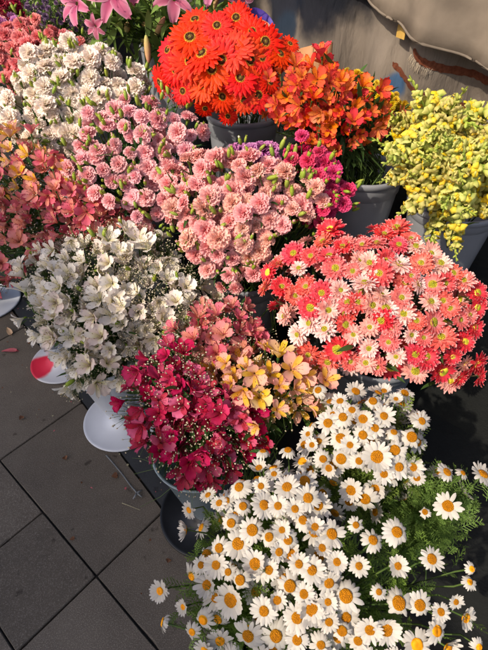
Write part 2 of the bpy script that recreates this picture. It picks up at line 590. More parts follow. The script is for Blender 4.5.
def floret(v, scale=1):
    """two-lipped snapdragon floret opening along +z"""
    mb = MB()
    g_ = random.random()
    blob(mb, Vector((0, 0, .06)), .15, .14, .30, 0, 8, 5, colfn=lambda t: ((1 - t) * .6, g_, 0))
    for k, (az, L, W, a0, a1, m) in enumerate(((1.2, .42, .22, 1.35, -1.1, 0), (1.95, .42, .22, 1.35, -1.1, 0), (-1.57, .36, .19, 1.1, -1.9, 1), (-.7, .36, .19, 1.1, -1.8, 0), (-2.4, .36, .19, 1.1, -1.8, 0))):
        petal(mb, az + random.uniform(-.1, .1), .08, .22, L, W, a0, a1, w_rnd, cup=-.45, ruf=.02, fr=3, nl=5, nw=4, mat=1 if (v % 3 == 0 and k > 1) else m)
    blob(mb, Vector((0, -.08, .30)), .07, .05, .05, 1, 7, 4, col=(.5, .5, 0))
    return mb


FLO = [floret(i) for i in range(10)]


def g_snap(v):
    """a spike of florets, 1 long, growing along +z; buds at the tip"""
    mb = MB()
    bendx, bendy = random.uniform(-.12, .12), random.uniform(-.12, .12)
    pts = [Vector((bendx * t * t, bendy * t * t, t)) for t in [i / 8 for i in range(9)]]
    tube(mb, pts, .018, .008, 5, 2, (.5, .5, 0))
    n = 20
    for i in range(n):
        t = .05 + .93 * i / n
        az = i * 2.399
        sz = .31 * (1 - .15 * t) if t < .62 else .27 * (1.55 - t) ** 1.6 * .75
        tilt = 1.15 - .45 * t
        c = Vector((bendx * t * t, bendy * t * t, t))
        d = Vector((math.cos(az) * math.sin(tilt), math.sin(az) * math.sin(tilt), math.cos(tilt)))
        if t < .74:
            zax = d
            up = Vector((0, 0, 1))
            xax = up.cross(zax).normalized()
            yax = zax.cross(xax)
            Mx = Matrix((xax, yax, zax)).transposed() * (sz * random.uniform(.8, 1.15))
            mb.merge(random.choice(FLO), Matrix.Translation(c + d * .07) @ Mx.to_4x4(), [0, 1])
        else:
            blob(mb, c + d * .03, sz * .16, sz * .16, sz * .34, 2, 6, 4, orient(d), (.9, .5, 0))
    return mb, None


def g_rose(v):
    """one fully open carnation, flat and many-petalled"""
    mb = MB()
    for n, L, a, W in ((10, .48, .0, .2), (10, .42, .15, .17), (9, .33, .35, .14), (7, .23, .6, .11), (5, .14, 1.0, .08)):
        o = random.random()
        for k in range(n):
            petal(mb, 2 * PI * (k + o) / n, .01, .02, L * random.uniform(.93, 1.05), W, a + .1, random.uniform(-.2, .1), w_fan, cup=.15, ruf=.02, fr=5, zig=.03, nl=4, nw=8)
    return mb, None


GEN = {'daisy': (g_daisy, 20), 'gerb': (g_gerb, 5), 'mum': (g_mum, 8), 'pom': (g_pom, 3), 'carn': (g_carn, 7), 'als': (g_als, 8),
       'lily': (g_lily, 4), 'bud': (g_bud, 4), 'lbud': (g_lbud, 1), 'snap': (g_snap, 8), 'rose': (g_rose, 1)}
SHAPES = {}
for kname, (fn, cnt) in GEN.items():
    SHAPES[kname] = [fn(i) for i in range(cnt)]
# kind -> (shape, part name, size in metres, materials, disc name, disc material)
KIND = {
    'daisy': ('daisy', 'daisy_head', .058, ['daisy', 'leaf'], 'disc', 'disc_daisy'),
    'gerbera': ('gerb', 'gerbera_head', .112, ['gerb', 'leaf'], 'disc', 'disc_gerb'),
    'mum_red': ('mum', 'chrysanthemum_head', .068, ['mum_red', 'leaf'], 'disc', 'disc_mum'),
    'mum_pink': ('mum', 'chrysanthemum_head', .062, ['mum_pink', 'leaf'], 'disc', 'disc_mum'),
    'mum_white': ('mum', 'chrysanthemum_head', .060, ['mum_white', 'leaf'], 'disc', 'disc_mum'),
    'button': ('pom', 'flower_head', .034, ['yellow'], None, None),
    'statice': ('pom', 'flower_head', .028, ['mauve'], None, None),
    'cp': ('carn', 'carnation_head', .047, ['carn_pink', 'leaf_lime'], None, None),
    'cs': ('carn', 'carnation_head', .053, ['carn_salmon', 'leaf_lime'], None, None),
    'cw': ('carn', 'carnation_head', .060, ['carn_white', 'leaf_lime'], None, None),
    'cc': ('carn', 'carnation_head', .050, ['carn_coral', 'leaf_lime'], None, None),
    'cm': ('carn', 'carnation_head', .050, ['carn_magenta', 'leaf_lime'], None, None),
    'cu': ('carn', 'carnation_head', .052, ['carn_purple', 'leaf_lime'], None, None),
    'cd': ('carn', 'carnation_head', .055, ['carn_dark', 'leaf_lime'], None, None),
    'rose': ('rose', 'carnation_head', .060, ['carn_pink'], None, None),
    'aw': ('als', 'alstroemeria_flower', .080, ['als_white', 'in_cream', 'anther_pale', 'leaf_lime'], None, None),
    'ac': ('als', 'alstroemeria_flower', .069, ['als_crimson', 'in_crimson', 'anther', 'leaf'], None, None),
    'ak': ('als', 'alstroemeria_flower', .070, ['als_coral', 'in_coral', 'anther', 'leaf'], None, None),
    'ap': ('als', 'alstroemeria_flower', .072, ['als_peach', 'in_yellow', 'anther', 'leaf'], None, None),
    'ao': ('als', 'alstroemeria_flower', .062, ['als_orange', 'in_orange', 'anther', 'leaf'], None, None),
    'lily': ('lily', 'lily_flower', .165, ['lily', 'lily', 'anther', 'leaf_lime'], None, None),
    'lily_bud': ('lbud', 'lily_bud', .09, ['lily_bud'], None, None),
    'snap': ('snap', 'snapdragon_spike', .21, ['snap', 'snap_lip', 'leaf_lime'], None, None),
    'bud': ('bud', 'bud', .028, ['leaf_lime', 'carn_pink'], None, None),
    'bud_w': ('bud', 'bud', .028, ['leaf_lime', 'carn_white'], None, None),
    'bud_m': ('bud', 'bud', .027, ['leaf_lime', 'carn_magenta'], None, None),
}
MESHES = {}


def kmesh(kind, v):
    if (kind, v) not in MESHES:
        sh, pn, sz, mats, dn, dm = KIND[kind]
        a, b = SHAPES[sh][v]
        m1 = a.mesh(pn, [M[x] for x in mats])
        m2 = b.mesh(dn, [M[dm]]) if b else None
        MESHES[(kind, v)] = (m1, m2)
    return MESHES[(kind, v)]


def inpoly(x, y, P):
    c = False
    j = len(P) - 1
    for i in range(len(P)):
        if (P[i][1] > y) != (P[j][1] > y) and x < (P[j][0] - P[i][0]) * (y - P[i][1]) / (P[j][1] - P[i][1]) + P[i][0]:
            c = not c
        j = i
    return c


def edge_dist(x, y, P):
    m = 1e9
    for i in range(len(P)):
        (ax, ay), (bx, by) = P[i - 1], P[i]
        dx, dy = bx - ax, by - ay
        t = max(0, min(1, ((x - ax) * dx + (y - ay) * dy) / (dx * dx + dy * dy + 1e-9)))
        m = min(m, math.hypot(x - ax - t * dx, y - ay - t * dy))
    return m


def poisson(P, sp, seed=0, tries=2500, margin=0.0):
    rg = random.Random(seed)
    x0, x1 = min(p[0] for p in P), max(p[0] for p in P)
    y0, y1 = min(p[1] for p in P), max(p[1] for p in P)
    out = []
    for _ in range(tries):
        x, y = rg.uniform(x0, x1), rg.uniform(y0, y1)
        if inpoly(x, y, P) and (not margin or edge_dist(x, y, P) > margin) and all((x - a) ** 2 + (y - b) ** 2 > sp * sp for a, b in out):
            out.append((x, y))
    return out


class Dome:
    """the rounded top of a bunch: an ellipsoid with half width/height hw, hh (metres) about c"""
    def __init__(s, P, depth, thick):
        x0, x1 = min(p[0] for p in P), max(p[0] for p in P)
        y0, y1 = min(p[1] for p in P), max(p[1] for p in P)
        s.c = at((x0 + x1) / 2, (y0 + y1) / 2, depth)
        s.r = ((x1 - x0) / 2 / FPX * depth, (y1 - y0) / 2 / FPX * depth, thick)

    def hit(s, x, y, k=1.0):
        d = ray(x, y)
        o = CAM - s.c
        ax = (RGT, DWN, FWD)
        D = Vector([d.dot(a) / (q * k) for a, q in zip(ax, s.r)])
        O = Vector([o.dot(a) / (q * k) for a, q in zip(ax, s.r)])
        a, b, c = D.dot(D), 2 * O.dot(D), O.dot(O) - 1
        dd = b * b - 4 * a * c
        t = (-b - math.sqrt(dd)) / (2 * a) if dd > 0 else -b / (2 * a)
        p = CAM + d * t
        q = p - s.c
        n = sum((ax[i] * (q.dot(ax[i]) / (s.r[i] ** 2)) for i in range(3)), Vector())
        return p, n.normalized()


def leaf_mb(mb, p, d, L, W, mat=0, bend=-.6):
    t = MB()
    petal(t, 0, 0, 0, L, W, 0.2, bend, w_lily, cup=.25, nl=4, nw=2, mat=mat)
    x = d.normalized()
    z = Vector((0, 0, 1)) + Vector((random.uniform(-.5, .5), random.uniform(-.5, .5), 0))
    y = z.cross(x)
    if y.length < .01:
        y = Vector((0, 1, 0))
    y.normalize()
    z = x.cross(y)
    mb.merge(t, Matrix.Translation(p) @ Matrix((x, y, z)).transposed().to_4x4())


def bunch(name, label, cat, P, depth, thick, kindfn, sp, group=None, heads=None, back=None, mouth=None, buds=None, nbud=0,
          nleaf=60, leafL=.06, leafW=.006, gyp=0, feather=0, layers=((1.0, 1.0), (.82, .9)), upbias=.45, jit=.3, sizej=.24, seed=1,
          stemmat='stem', leafmat='leaf', gypP=None, fillP=None, face=0.28, extra=2.2):
    random.seed(seed)
    dm = Dome(P, depth, thick)
    if mouth is None:
        mouth = dm.c + Vector((0, 0, -.2)) + N * .03
    root = thing(name, label, cat, mouth - Vector((0, 0, .22)), group)
    hs = []      # (pos, normal, kind, size factor)
    if heads:
        for h in heads:
            x, y, k, f = h[:4]
            p, n = dm.hit(x, y)
            if len(h) > 4:
                n = h[4]
                hs.append((p, n, k, f, 0))
                continue
            hs.append((p, n, k, f, 1))
    if sp:
        for li, (k, ss) in enumerate(layers):
            for x, y in poisson(fillP or P, sp / ss * (1 if not heads else 1.1), seed * 7 + li, margin=sp * .22):
                p, n = dm.hit(x, y, k)
                p += n * random.gauss(0, .014) - n * (1 - k) * .07 + FWD * random.uniform(-.012, .012)
                if heads and any((p - q[0]).length < .02 for q in hs):
                    continue
                hs.append((p, n, kindfn(x, y), 1.0, 1))
    # far side of the bunch, out of this view
    ax = (RGT, DWN, FWD)
    cnt = 0
    for _ in range(400):
        u = Vector((random.gauss(0, 1), random.gauss(0, 1), random.gauss(0, 1))).normalized()
        if u.z < .25 or u.y > .1:
            continue
        p = dm.c + sum((ax[i] * u[i] * dm.r[i] * .92 for i in range(3)), Vector())
        x, y, d = proj(p)
        n = sum((ax[i] * (u[i] / dm.r[i]) for i in range(3)), Vector()).normalized()
        if not inpoly(x, y, fillP or P) or any((p - q[0]).length < .045 for q in hs):
            continue
        hs.append((p, n, kindfn(x, y), .95, 1))
        cnt += 1
        if cnt > 14:
            break
    hs.sort(key=lambda h: (h[0] - CAM).length)
    counts, rest, ends = {}, {}, []
    for (p, n, kind, f, free) in hs:
        sh, pn, sz, mats, dn, dmat = KIND[kind]
        if free:
            n = (n + (CAM - p).normalized() * face + Vector((0, 0, upbias)) + Vector([random.gauss(0, jit) for _ in range(3)])).normalized()
        s = sz * f * random.uniform(1 - sizej, 1 + sizej)
        v = random.randrange(len(SHAPES[sh]))
        rotm = orient(n)
        if kind == 'snap':
            p = p - n * s * .6
        ends.append((p - n * s * .05, n))
        counts[pn] = counts.get(pn, 0) + 1
        if counts[pn] <= 100:
            me, md = kmesh(kind, v)
            o = bpy.data.objects.new(pn, me)
            COL.objects.link(o)
            o.parent = root
            o.matrix_local = Matrix.Translation(p - root.location) @ (rotm * s).to_4x4()
            if md:
                d = bpy.data.objects.new(dn, md)
                COL.objects.link(d)
                d.parent = o
        else:
            rest.setdefault(kind, []).append((Matrix.Translation(p) @ (rotm * s).to_4x4(), v))
    for kind, lst in rest.items():
        sh, pn, sz, mats, dn, dmat = KIND[kind]
        mb = MB()
        nm = len(mats)
        for Mx, v in lst:
            a, b = SHAPES[sh][v]
            mb.merge(a, Mx)
            if b:
                mb.merge(b, Mx, [nm])
        link(pn + 's', mb.mesh(pn + 's', [M[x] for x in mats] + ([M[dmat]] if dmat else [])), root, kind='stuff')
    # stems running down into the bucket
    st = MB()
    foot = mouth - Vector((0, 0, .2))
    for p, n in ends:
        m = mouth + Vector((random.uniform(-.07, .07), random.uniform(-.07, .07), random.uniform(-.03, .02)))
        b = foot + Vector((random.uniform(-.05, .05), random.uniform(-.05, .05), 0))
        q = p - n * .04 + Vector((0, 0, -.02))
        r_ = (q + m) / 2 + n * .01
        tube(st, [p, q, r_, m, b], .0019, .0024, 4, 0)
    link('stems', st.mesh('stems', [M[stemmat]]), root, kind='stuff')
    # leaves filling the inside
    if nleaf:
        lf = MB()
        for _ in range(int(nleaf * extra)):
            p, n = random.choice(ends)
            dn_ = (mouth - p)
            q = p + dn_ * random.uniform(.04, .6) + Vector([random.gauss(0, .012) for _ in range(3)])
            d = (n * .7 + Vector([random.gauss(0, .5) for _ in range(3)]) + Vector((0, 0, .2)))
            leaf_mb(lf, q, d, leafL * random.uniform(.6, 1.4), leafW * random.uniform(.7, 1.3), 0, random.uniform(-1.2, .3))
        link('leaves', lf.mesh('leaves', [M[leafmat]]), root, kind='stuff')
    if nbud:
        pts = []
        for x, y in poisson(P, sp * 1.15, seed * 13 + 5):
            pts += [(x + random.gauss(0, 3.6), y + random.gauss(0, 3.6)) for _ in range(random.choice((1, 3, 4)))]
        random.shuffle(pts)
        for i, (x, y) in enumerate(pts[:min(nbud, 100)]):
            # little groups of buds between the heads
            p, n = dm.hit(x, y, 1.0)
            n2 = (n + Vector((0, 0, .6)) + Vector([random.gauss(0, .45) for _ in range(3)])).normalized()
            me, _ = kmesh(buds, random.randrange(4))
            o = bpy.data.objects.new('bud', me)
            COL.objects.link(o)
            o.parent = root
            s = KIND[buds][2] * random.uniform(.75, 1.25)
            o.matrix_local = Matrix.Translation(p + n * random.uniform(.008, .028) - root.location) @ (orient(n2) * s).to_4x4()
    if gyp:
        g = MB()
        for x, y in poisson(gypP or P, 12, seed * 17):
            c, n = dm.hit(x, y, 1.0)
            for _ in range(int(gyp * 1.5)):
                q = c + Vector([random.gauss(0, .017) for _ in range(3)]) + n * .008
                s = random.uniform(.0012, .0030)
                blob(g, q, s, s, s * .7, 0, 5, 3, orient(Vector([random.gauss(0, 1) for _ in range(3)])), bump=.45)
                tube(g, [q, q * .5 + (c - n * .03) * .5, c - n * .05], .0004, .0004, 3, 1)
        link('baby_breath', g.mesh('baby_breath', [M['gyp'], M['stem']]), root, kind='stuff')
    if feather:
        g = MB()
        for _ in range(feather):
            p, n = random.choice(ends)
            q = p + (mouth - p) * random.uniform(.14, .55) + Vector([random.gauss(0, .020) for _ in range(3)]) - n * .025
            d = (n * .8 + Vector([random.gauss(0, .6) for _ in range(3)]) + Vector((0, 0, .3))).normalized()
            L = random.uniform(.03, .06)
            side = d.cross(Vector((random.random(), random.random(), random.random()))).normalized()
            frond(g, q, d, side, L)
        link('feathery_leaves', g.mesh('feathery_leaves', [M['feather']]), root, kind='stuff')
    return root, dm


def frond(g, q, d, side, L):
    """finely cut chamomile leaf"""
    rnd = random.random()
    e = q + d * L
    nrm = d.cross(side)
    w = .0007

    def strip(a, b, wv):
        g.add([a - wv, a + wv, b + wv * .5, b - wv * .5], [(0, 1, 2, 3)], 0, [(0, rnd, 0), (0, rnd, 0), (1, rnd, 0), (1, rnd, 0)])
    strip(q, e, side * w)
    for i in range(1, 7):
        t = i / 7
        b = q + d * L * t
        for s in (-1, 1):
            l2 = L * .34 * (1 - abs(t - .45))
            dd = (side * s + d * .8 + nrm * random.uniform(-.4, .4)).normalized()
            c = b + dd * l2
            strip(b, c, nrm.cross(dd).normalized() * w * 1.3)
            for s2 in (-1, 1):
                d3 = (dd + side * .7 * s2 * .8 + d * .5 * s2).normalized()
                strip(b + dd * l2 * .5, b + dd * l2 * .5 + d3 * l2 * .5, nrm.cross(d3).normalized() * w)


#STRUCTURE
# ------------------------------------------------------------------ ground
def ground_mat(name, c1, c2, c3, rough=.85, speck=0.5):
    m, nt, nd, lk, p = new_mat(name)
    tc = nd.new('ShaderNodeTexCoord')
    n1 = nd.new('ShaderNodeTexNoise'); n1.inputs['Scale'].default_value = 5; n1.inputs['Detail'].default_value = 6
    n2 = nd.new('ShaderNodeTexNoise'); n2.inputs['Scale'].default_value = 330; n2.inputs['Detail'].default_value = 6; n2.inputs['Roughness'].default_value = .75
    at_ = nd.new('ShaderNodeAttribute'); at_.attribute_name = 'pc'
    for q in (n1, n2):
        lk.new(tc.outputs['Object'], q.inputs['Vector'])
    n1.inputs['Roughness'].default_value = .65
    r1 = ramp_node(nd, [(.3, c1), (.7, c2)]); lk.new(n1.outputs[0], r1.inputs[0])
    r2 = ramp_node(nd, [(.50, (0, 0, 0, 1)), (.70, (1, 1, 1, 1))]); lk.new(n2.outputs[0], r2.inputs[0])
    ml = nd.new('ShaderNodeMath'); ml.operation = 'MULTIPLY'; lk.new(r2.outputs[0], ml.inputs[0]); ml.inputs[1].default_value = speck
    mx = nd.new('ShaderNodeMix'); mx.data_type = 'RGBA'
    lk.new(ml.outputs[0], mx.inputs[0]); lk.new(r1.outputs[0], mx.inputs[6]); mx.inputs[7].default_value = lin(c3)
    # dark stains
    n3 = nd.new('ShaderNodeTexNoise'); n3.inputs['Scale'].default_value = 22; n3.inputs['Detail'].default_value = 3
    lk.new(tc.outputs['Object'], n3.inputs['Vector'])
    r3 = ramp_node(nd, [(.66, (1, 1, 1, 1)), (.74, (.45, .42, .4, 1))]); lk.new(n3.outputs[0], r3.inputs[0])
    m3 = nd.new('ShaderNodeMix'); m3.data_type = 'RGBA'; m3.blend_type = 'MULTIPLY'; m3.inputs[0].default_value = 1
    lk.new(mx.outputs[2], m3.inputs[6]); lk.new(r3.outputs[0], m3.inputs[7])
    hs = nd.new('ShaderNodeHueSaturation'); lk.new(m3.outputs[2], hs.inputs['Color'])
    sep = nd.new('ShaderNodeSeparateColor'); lk.new(at_.outputs['Color'], sep.inputs[0])
    q = nd.new('ShaderNodeMapRange'); lk.new(sep.outputs[1], q.inputs[0]); q.inputs[3].default_value = .85; q.inputs[4].default_value = 1.12
    lk.new(q.outputs[0], hs.inputs['Value'])
    lk.new(hs.outputs[0], p.inputs['Base Color'])
    p.inputs['Roughness'].default_value = rough
    p.inputs['Specular IOR Level'].default_value = .3
    b = nd.new('ShaderNodeBump'); b.inputs['Strength'].default_value = .5; b.inputs['Distance'].default_value = .002
    lk.new(n2.outputs[0], b.inputs['Height']); lk.new(b.outputs[0], p.inputs['Normal'])
    return m


M['slab'] = ground_mat('paving slab', '4b433b', '5f564c', '938a7e', speck=.85)
M['asphalt'] = ground_mat('asphalt', '30302f', '3a3938', '55534f', speck=.5)
M['kerb'] = ground_mat('dark kerb stone', '292a2d', '343639', '55565a', rough=.6, speck=.3)
M['joint'] = simple_mat('joint grit', '1c1916', '2a2520', 60, .95)

mb = MB()
mb.add([(-60, -60, -.03), (60, -60, -.03), (60, 60, -.03), (-60, 60, -.03)], [(0, 1, 2, 3)])
g = link('ground', mb.mesh('ground', [M['asphalt']]), kind='structure')

PV = MB()


def slab(a0, a1, n0a, n0b, n1a, n1b, dz=0.0):
    """slab between a0..a1 along the stall; n edge values at each end; edges worn and chipped here and there"""
    gp, rr = .0022, random.random()
    cs_ = [(a0 + gp, n0a + gp), (a1 - gp, n0b + gp), (a1 - gp, n1b - gp), (a0 + gp, n1a - gp)]
    ca_, cn_ = sum(c[0] for c in cs_) / 4, sum(c[1] for c in cs_) / 4
    ring = []
    for i in range(4):
        p, q = cs_[i], cs_[(i + 1) % 4]
        L = math.hypot(q[0] - p[0], q[1] - p[1])
        k = max(4, int(L / .012))
        for j in range(k):
            t = j / k
            ring.append((p[0] + (q[0] - p[0]) * t, p[1] + (q[1] - p[1]) * t, j == 0))
    n = len(ring)
    vs = []
    off = []
    for a_, n_, corner in ring:
        w = noise.noise(Vector((a_ * 40, n_ * 40, 2))) * .0014
        c = noise.noise(Vector((a_ * 14, n_ * 14, 7)))
        w2 = max(0, c - .36) * .030 + (random.uniform(.001, .005) if corner else 0)
        off.append((abs(w), w2))
    for lev, z in ((0, -.028), (1, -.0035), (2, 0)):
        for (a_, n_, co), (w, w2) in zip(ring, off):
            d = w + (0 if lev == 0 else w2 * .5 if lev == 1 else w2 + .0022)
            da, dn_ = ca_ - a_, cn_ - n_
            l = math.hypot(da, dn_)
            q = A * (a_ + da / l * d) + N * (n_ + dn_ / l * d)
            vs.append((q.x, q.y, z + (dz if lev else 0)))
    fs = []
    for l in range(2):
        for j in range(n):
            j2 = (j + 1) % n
            fs.append((l * n + j, l * n + j2, (l + 1) * n + j2, (l + 1) * n + j))
    fs.append(tuple(2 * n + j for j in range(n)))
    PV.add(vs, fs, 0, [(0, rr, 0)] * len(vs))


def kerb_n(a):
    return .395 + (-a - .93) * .14 if -a < 2.4 else .395 + 1.47 * .14


a = -4.9
edges = [-.675 + .595 * k for k in range(-7, 6)]
for i in range(len(edges) - 1):
    a0, a1 = edges[i], edges[i + 1]
    slab(a0, a1, .09, .09, kerb_n(a0), kerb_n(a1))
row = [(-.17, .09, .30, -.675), (-.47, -.17, .6, -.5), (-1.07, -.47, .6, -.675), (-1.67, -1.07, .6, -.4), (-2.27, -1.67, .6, -.675)]
for n0, n1, st, off in row:
    k0 = -int(4.2 / st)
    for k in range(k0, int(3.0 / st)):
        slab(off + st * k, off + st * (k + 1), n0, n0, n1, n1, random.uniform(-.0015, .0015))
jm = MB()
q = [A * -5 + N * -2.4, A * 3 + N * -2.4, A * 3 + N * .9, A * -5 + N * .9]
jm.add([Vector((p.x, p.y, -.012)) for p in q], [(0, 1, 2, 3)])
link('pavement_joints', jm.mesh('pavement_joints', [M['joint']]), kind='structure')
link('pavement', PV.mesh('pavement', [M['slab']], smooth=False), kind='structure')
km = MB()
ks = [-4.8 + .9 * i for i in range(9)]
for i in range(len(ks) - 1):
    a0, a1 = ks[i] + .002, ks[i + 1] - .002
    c = [A * a0 + N * (kerb_n(a0) + .004), A * a1 + N * (kerb_n(a1) + .004), A * a1 + N * (kerb_n(a1) + .17), A * a0 + N * (kerb_n(a0) + .17)]
    vs = [Vector((p.x, p.y, -.025)) for p in c] + [Vector((p.x, p.y, .004)) for p in c]
    km.add(vs, [(0, 1, 5, 4), (1, 2, 6, 5), (2, 3, 7, 6), (3, 0, 4, 7), (4, 5, 6, 7)], 0, [(0, random.random(), 0)] * 8)
link('kerb', km.mesh('kerb', [M['kerb']], smooth=False), kind='structure')

# ------------------------------------------------------------------ stepped stand under black cloth
M['black'] = simple_mat('black cloth', '060807', '0d100e', 40, .8, bump=.4)
sd = MB()
prof = [(.62, .006), (.70, .008), (.70, .20), (1.16, .20), (1.16, .46), (1.72, .46), (1.725, .84), (1.735, .84)]
vs, fs = [], []
for a_ in [-4.2 + .35 * i for i in range(17)]:
    for n_, z_ in prof:
        w = .006 * math.sin(a_ * 9 + n_ * 5) + .004 * math.sin(a_ * 23)
        vs.append(A * a_ + N * (n_ + w) + Vector((0, 0, z_)))
k = len(prof)
for i in range(16):
    for j in range(k - 1):
        fs.append((i * k + j, (i + 1) * k + j, (i + 1) * k + j + 1, i * k + j + 1))
sd.add(vs, fs)
o = link('display_stand', sd.mesh('display_stand', [M['black']], smooth=False))
o['label'] = 'black cloth covered stepped stand carrying the rear buckets of flowers'
o['category'] = 'stand'

# ------------------------------------------------------------------ canvas backdrop
CN = 1.78


def cloth_off(a_, z_):
    f = .030 * math.sin(a_ * 11 + 1.5 * math.sin(z_ * 3)) + .016 * math.sin(a_ * 27 + z_ * 4) + .010 * math.sin(a_ * 5 - z_ * 9)
    f += .02 * noise.noise(Vector((a_ * 5, z_ * 2.2, 3.1)))
    f += .010 * abs(math.sin(a_ * 17 + z_ * 2.2)) ** .5 + .018 * noise.noise(Vector((a_ * 13, z_ * 3.0, 9.1)))
    return f * (1.15 + .4 * (1.3 - z_))


def on_cloth(x, y, d=0.0):
    p = at_n(x, y, CN)
    a_ = p.dot(A)
    p = p + N * (cloth_off(a_, p.z) - d)
    return p


def canvas_mat():
    m, nt, nd, lk, p = new_mat('canvas')
    tc = nd.new('ShaderNodeTexCoord')
    n1 = nd.new('ShaderNodeTexNoise'); n1.inputs['Scale'].default_value = 4; n1.inputs['Detail'].default_value = 7
    lk.new(tc.outputs['Object'], n1.inputs['Vector'])
    r1 = ramp_node(nd, [(.3, '5f564d'), (.7, '746a5f')]); lk.new(n1.outputs[0], r1.inputs[0])
    col = r1.outputs[0]
    # navy dye blotches, plus broad near-black and dark brown patches
    nz = nd.new('ShaderNodeTexNoise'); nz.inputs['Scale'].default_value = 9; nz.inputs['Detail'].default_value = 4
    lk.new(tc.outputs['Object'], nz.inputs['Vector'])
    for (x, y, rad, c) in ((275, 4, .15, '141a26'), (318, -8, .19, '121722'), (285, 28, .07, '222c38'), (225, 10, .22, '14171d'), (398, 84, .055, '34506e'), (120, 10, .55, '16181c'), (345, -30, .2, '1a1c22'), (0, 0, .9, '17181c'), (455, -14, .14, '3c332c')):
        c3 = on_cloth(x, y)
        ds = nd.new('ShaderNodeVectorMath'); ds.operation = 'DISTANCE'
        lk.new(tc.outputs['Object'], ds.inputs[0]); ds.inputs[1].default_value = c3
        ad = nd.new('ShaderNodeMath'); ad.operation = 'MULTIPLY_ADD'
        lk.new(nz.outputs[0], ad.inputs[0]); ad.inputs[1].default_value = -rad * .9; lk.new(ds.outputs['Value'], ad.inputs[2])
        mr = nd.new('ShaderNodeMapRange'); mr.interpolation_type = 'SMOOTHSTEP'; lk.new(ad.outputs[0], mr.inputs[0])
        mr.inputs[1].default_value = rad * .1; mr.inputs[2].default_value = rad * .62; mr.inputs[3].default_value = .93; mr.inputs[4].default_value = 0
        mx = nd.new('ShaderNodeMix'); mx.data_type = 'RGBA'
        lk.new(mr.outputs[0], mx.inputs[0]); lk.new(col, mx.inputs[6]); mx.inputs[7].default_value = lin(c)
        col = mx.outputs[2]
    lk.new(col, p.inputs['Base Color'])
    p.inputs['Roughness'].default_value = .9
    p.inputs['Specular IOR Level'].default_value = .1
    # weave
    wv = nd.new('ShaderNodeTexNoise'); wv.inputs['Scale'].default_value = 300; wv.inputs['Detail'].default_value = 2
    lk.new(tc.outputs['Object'], wv.inputs['Vector'])
    b = nd.new('ShaderNodeBump'); b.inputs['Strength'].default_value = .3; b.inputs['Distance'].default_value = .001
    lk.new(wv.outputs[0], b.inputs['Height'])
    n4 = nd.new('ShaderNodeTexNoise'); n4.inputs['Scale'].default_value = 9; n4.inputs['Detail'].default_value = 5; n4.inputs['Distortion'].default_value = .2
    mp4 = nd.new('ShaderNodeMapping'); mp4.inputs['Scale'].default_value = (1.6, 1.6, .5); lk.new(tc.outputs['Object'], mp4.inputs[0]); lk.new(mp4.outputs[0], n4.inputs['Vector'])
    b2 = nd.new('ShaderNodeBump'); b2.inputs['Strength'].default_value = .8; b2.inputs['Distance'].default_value = .03
    lk.new(n4.outputs[0], b2.inputs['Height']); lk.new(b.outputs[0], b2.inputs['Normal']); lk.new(b2.outputs[0], p.inputs['Normal'])
    return m


M['canvas'] = canvas_mat()
M['canvas_flap'] = simple_mat('canvas flap', '62584d', '7c7062', 9, .9, bump=1.0, bscale=9, spec=.1)
M['rust'] = simple_mat('rust brown band', '4e2a1c', '6a3e2c', 90, .95, bump=.3, spec=.1)
M['fringe'] = simple_mat('pale fringe', 'b8a890', 'c8baa6', 60, .9)
M['tagmat'] = simple_mat('ochre tag', 'a8843c', 'b8944a', 30, .6)

croot = thing('canvas_backdrop', 'grey brown canvas cloth hung behind the flowers, with navy dye patches, rust bands and a folded flap', 'cloth', A * 0 + N * CN)
cl = MB()
na, nz_ = 260, 70
vs, fs = [], []
for i in range(na + 1):
    a_ = -5.2 + 7.2 * i / na
    for j in range(nz_ + 1):
        z_ = 0.0 + 2.2 * j / nz_
        vs.append(A * a_ + N * (CN + cloth_off(a_, z_)) + Vector((0, 0, z_)))
for i in range(na):
    for j in range(nz_):
        k = i * (nz_ + 1) + j
        fs.append((k, k + nz_ + 1, k + nz_ + 2, k + 1))
cl.add(vs, fs)
o = link('cloth_sheet', cl.mesh('cloth_sheet', [M['canvas']]), croot)
sm = o.modifiers.new('thick', 'SOLIDIFY'); sm.thickness = .004

# flap: lower hem runs down to the right, upper part is fixed to the sheet
hem = [(340, -14), (366, -2), (380, 7), (394, 15), (400, 18), (424, 29), (447, 41), (468, 51), (488, 62), (520, 80), (560, 100)]
fl = MB()
vs, fs = [], []
rows = 10
H = []
for i in range(len(hem) - 1):
    for s in range(4):
        t = s / 4
        H.append((hem[i][0] * (1 - t) + hem[i + 1][0] * t, hem[i][1] * (1 - t) + hem[i + 1][1] * t))
for i, (x, y) in enumerate(H):
    lift = min(1, i / 12)
    b = on_cloth(x, y, .07 * lift + .012)
    for j in range(rows + 1):
        t = j / rows
        p = b + Vector((0, 0, .50 * t)) + N * ((.06 * lift) * min(1, t * 1.2) ** 1.5) + A * (.03 * t)
        wob = .012 * math.sin(i * .55 + t * 5) + .014 * noise.noise(Vector((i * .25, t * 3, 1)))
        p += N * wob * lift * min(1, .15 + t * 3)
        if j == 0:
            p -= N * .006
        vs.append(p)
for i in range(len(H) - 1):
    for j in range(rows):
        k = i * (rows + 1) + j
        fs.append((k, k + rows + 1, k + rows + 2, k + 1))
fl.add(vs, fs)
o = link('flap', fl.mesh('flap', [M['canvas_flap']]), croot, label='lit folded flap of the canvas with a thick rolled hem')
sm = o.modifiers.new('thick', 'SOLIDIFY'); sm.thickness = .006
hm = MB()
pts = [vs[i * (rows + 1)] + Vector((0, 0, .004)) for i in range(len(H))]
tube(hm, pts, .004, .004, 8)
link('hem', hm.mesh('hem', [M['canvas_flap']]), croot)


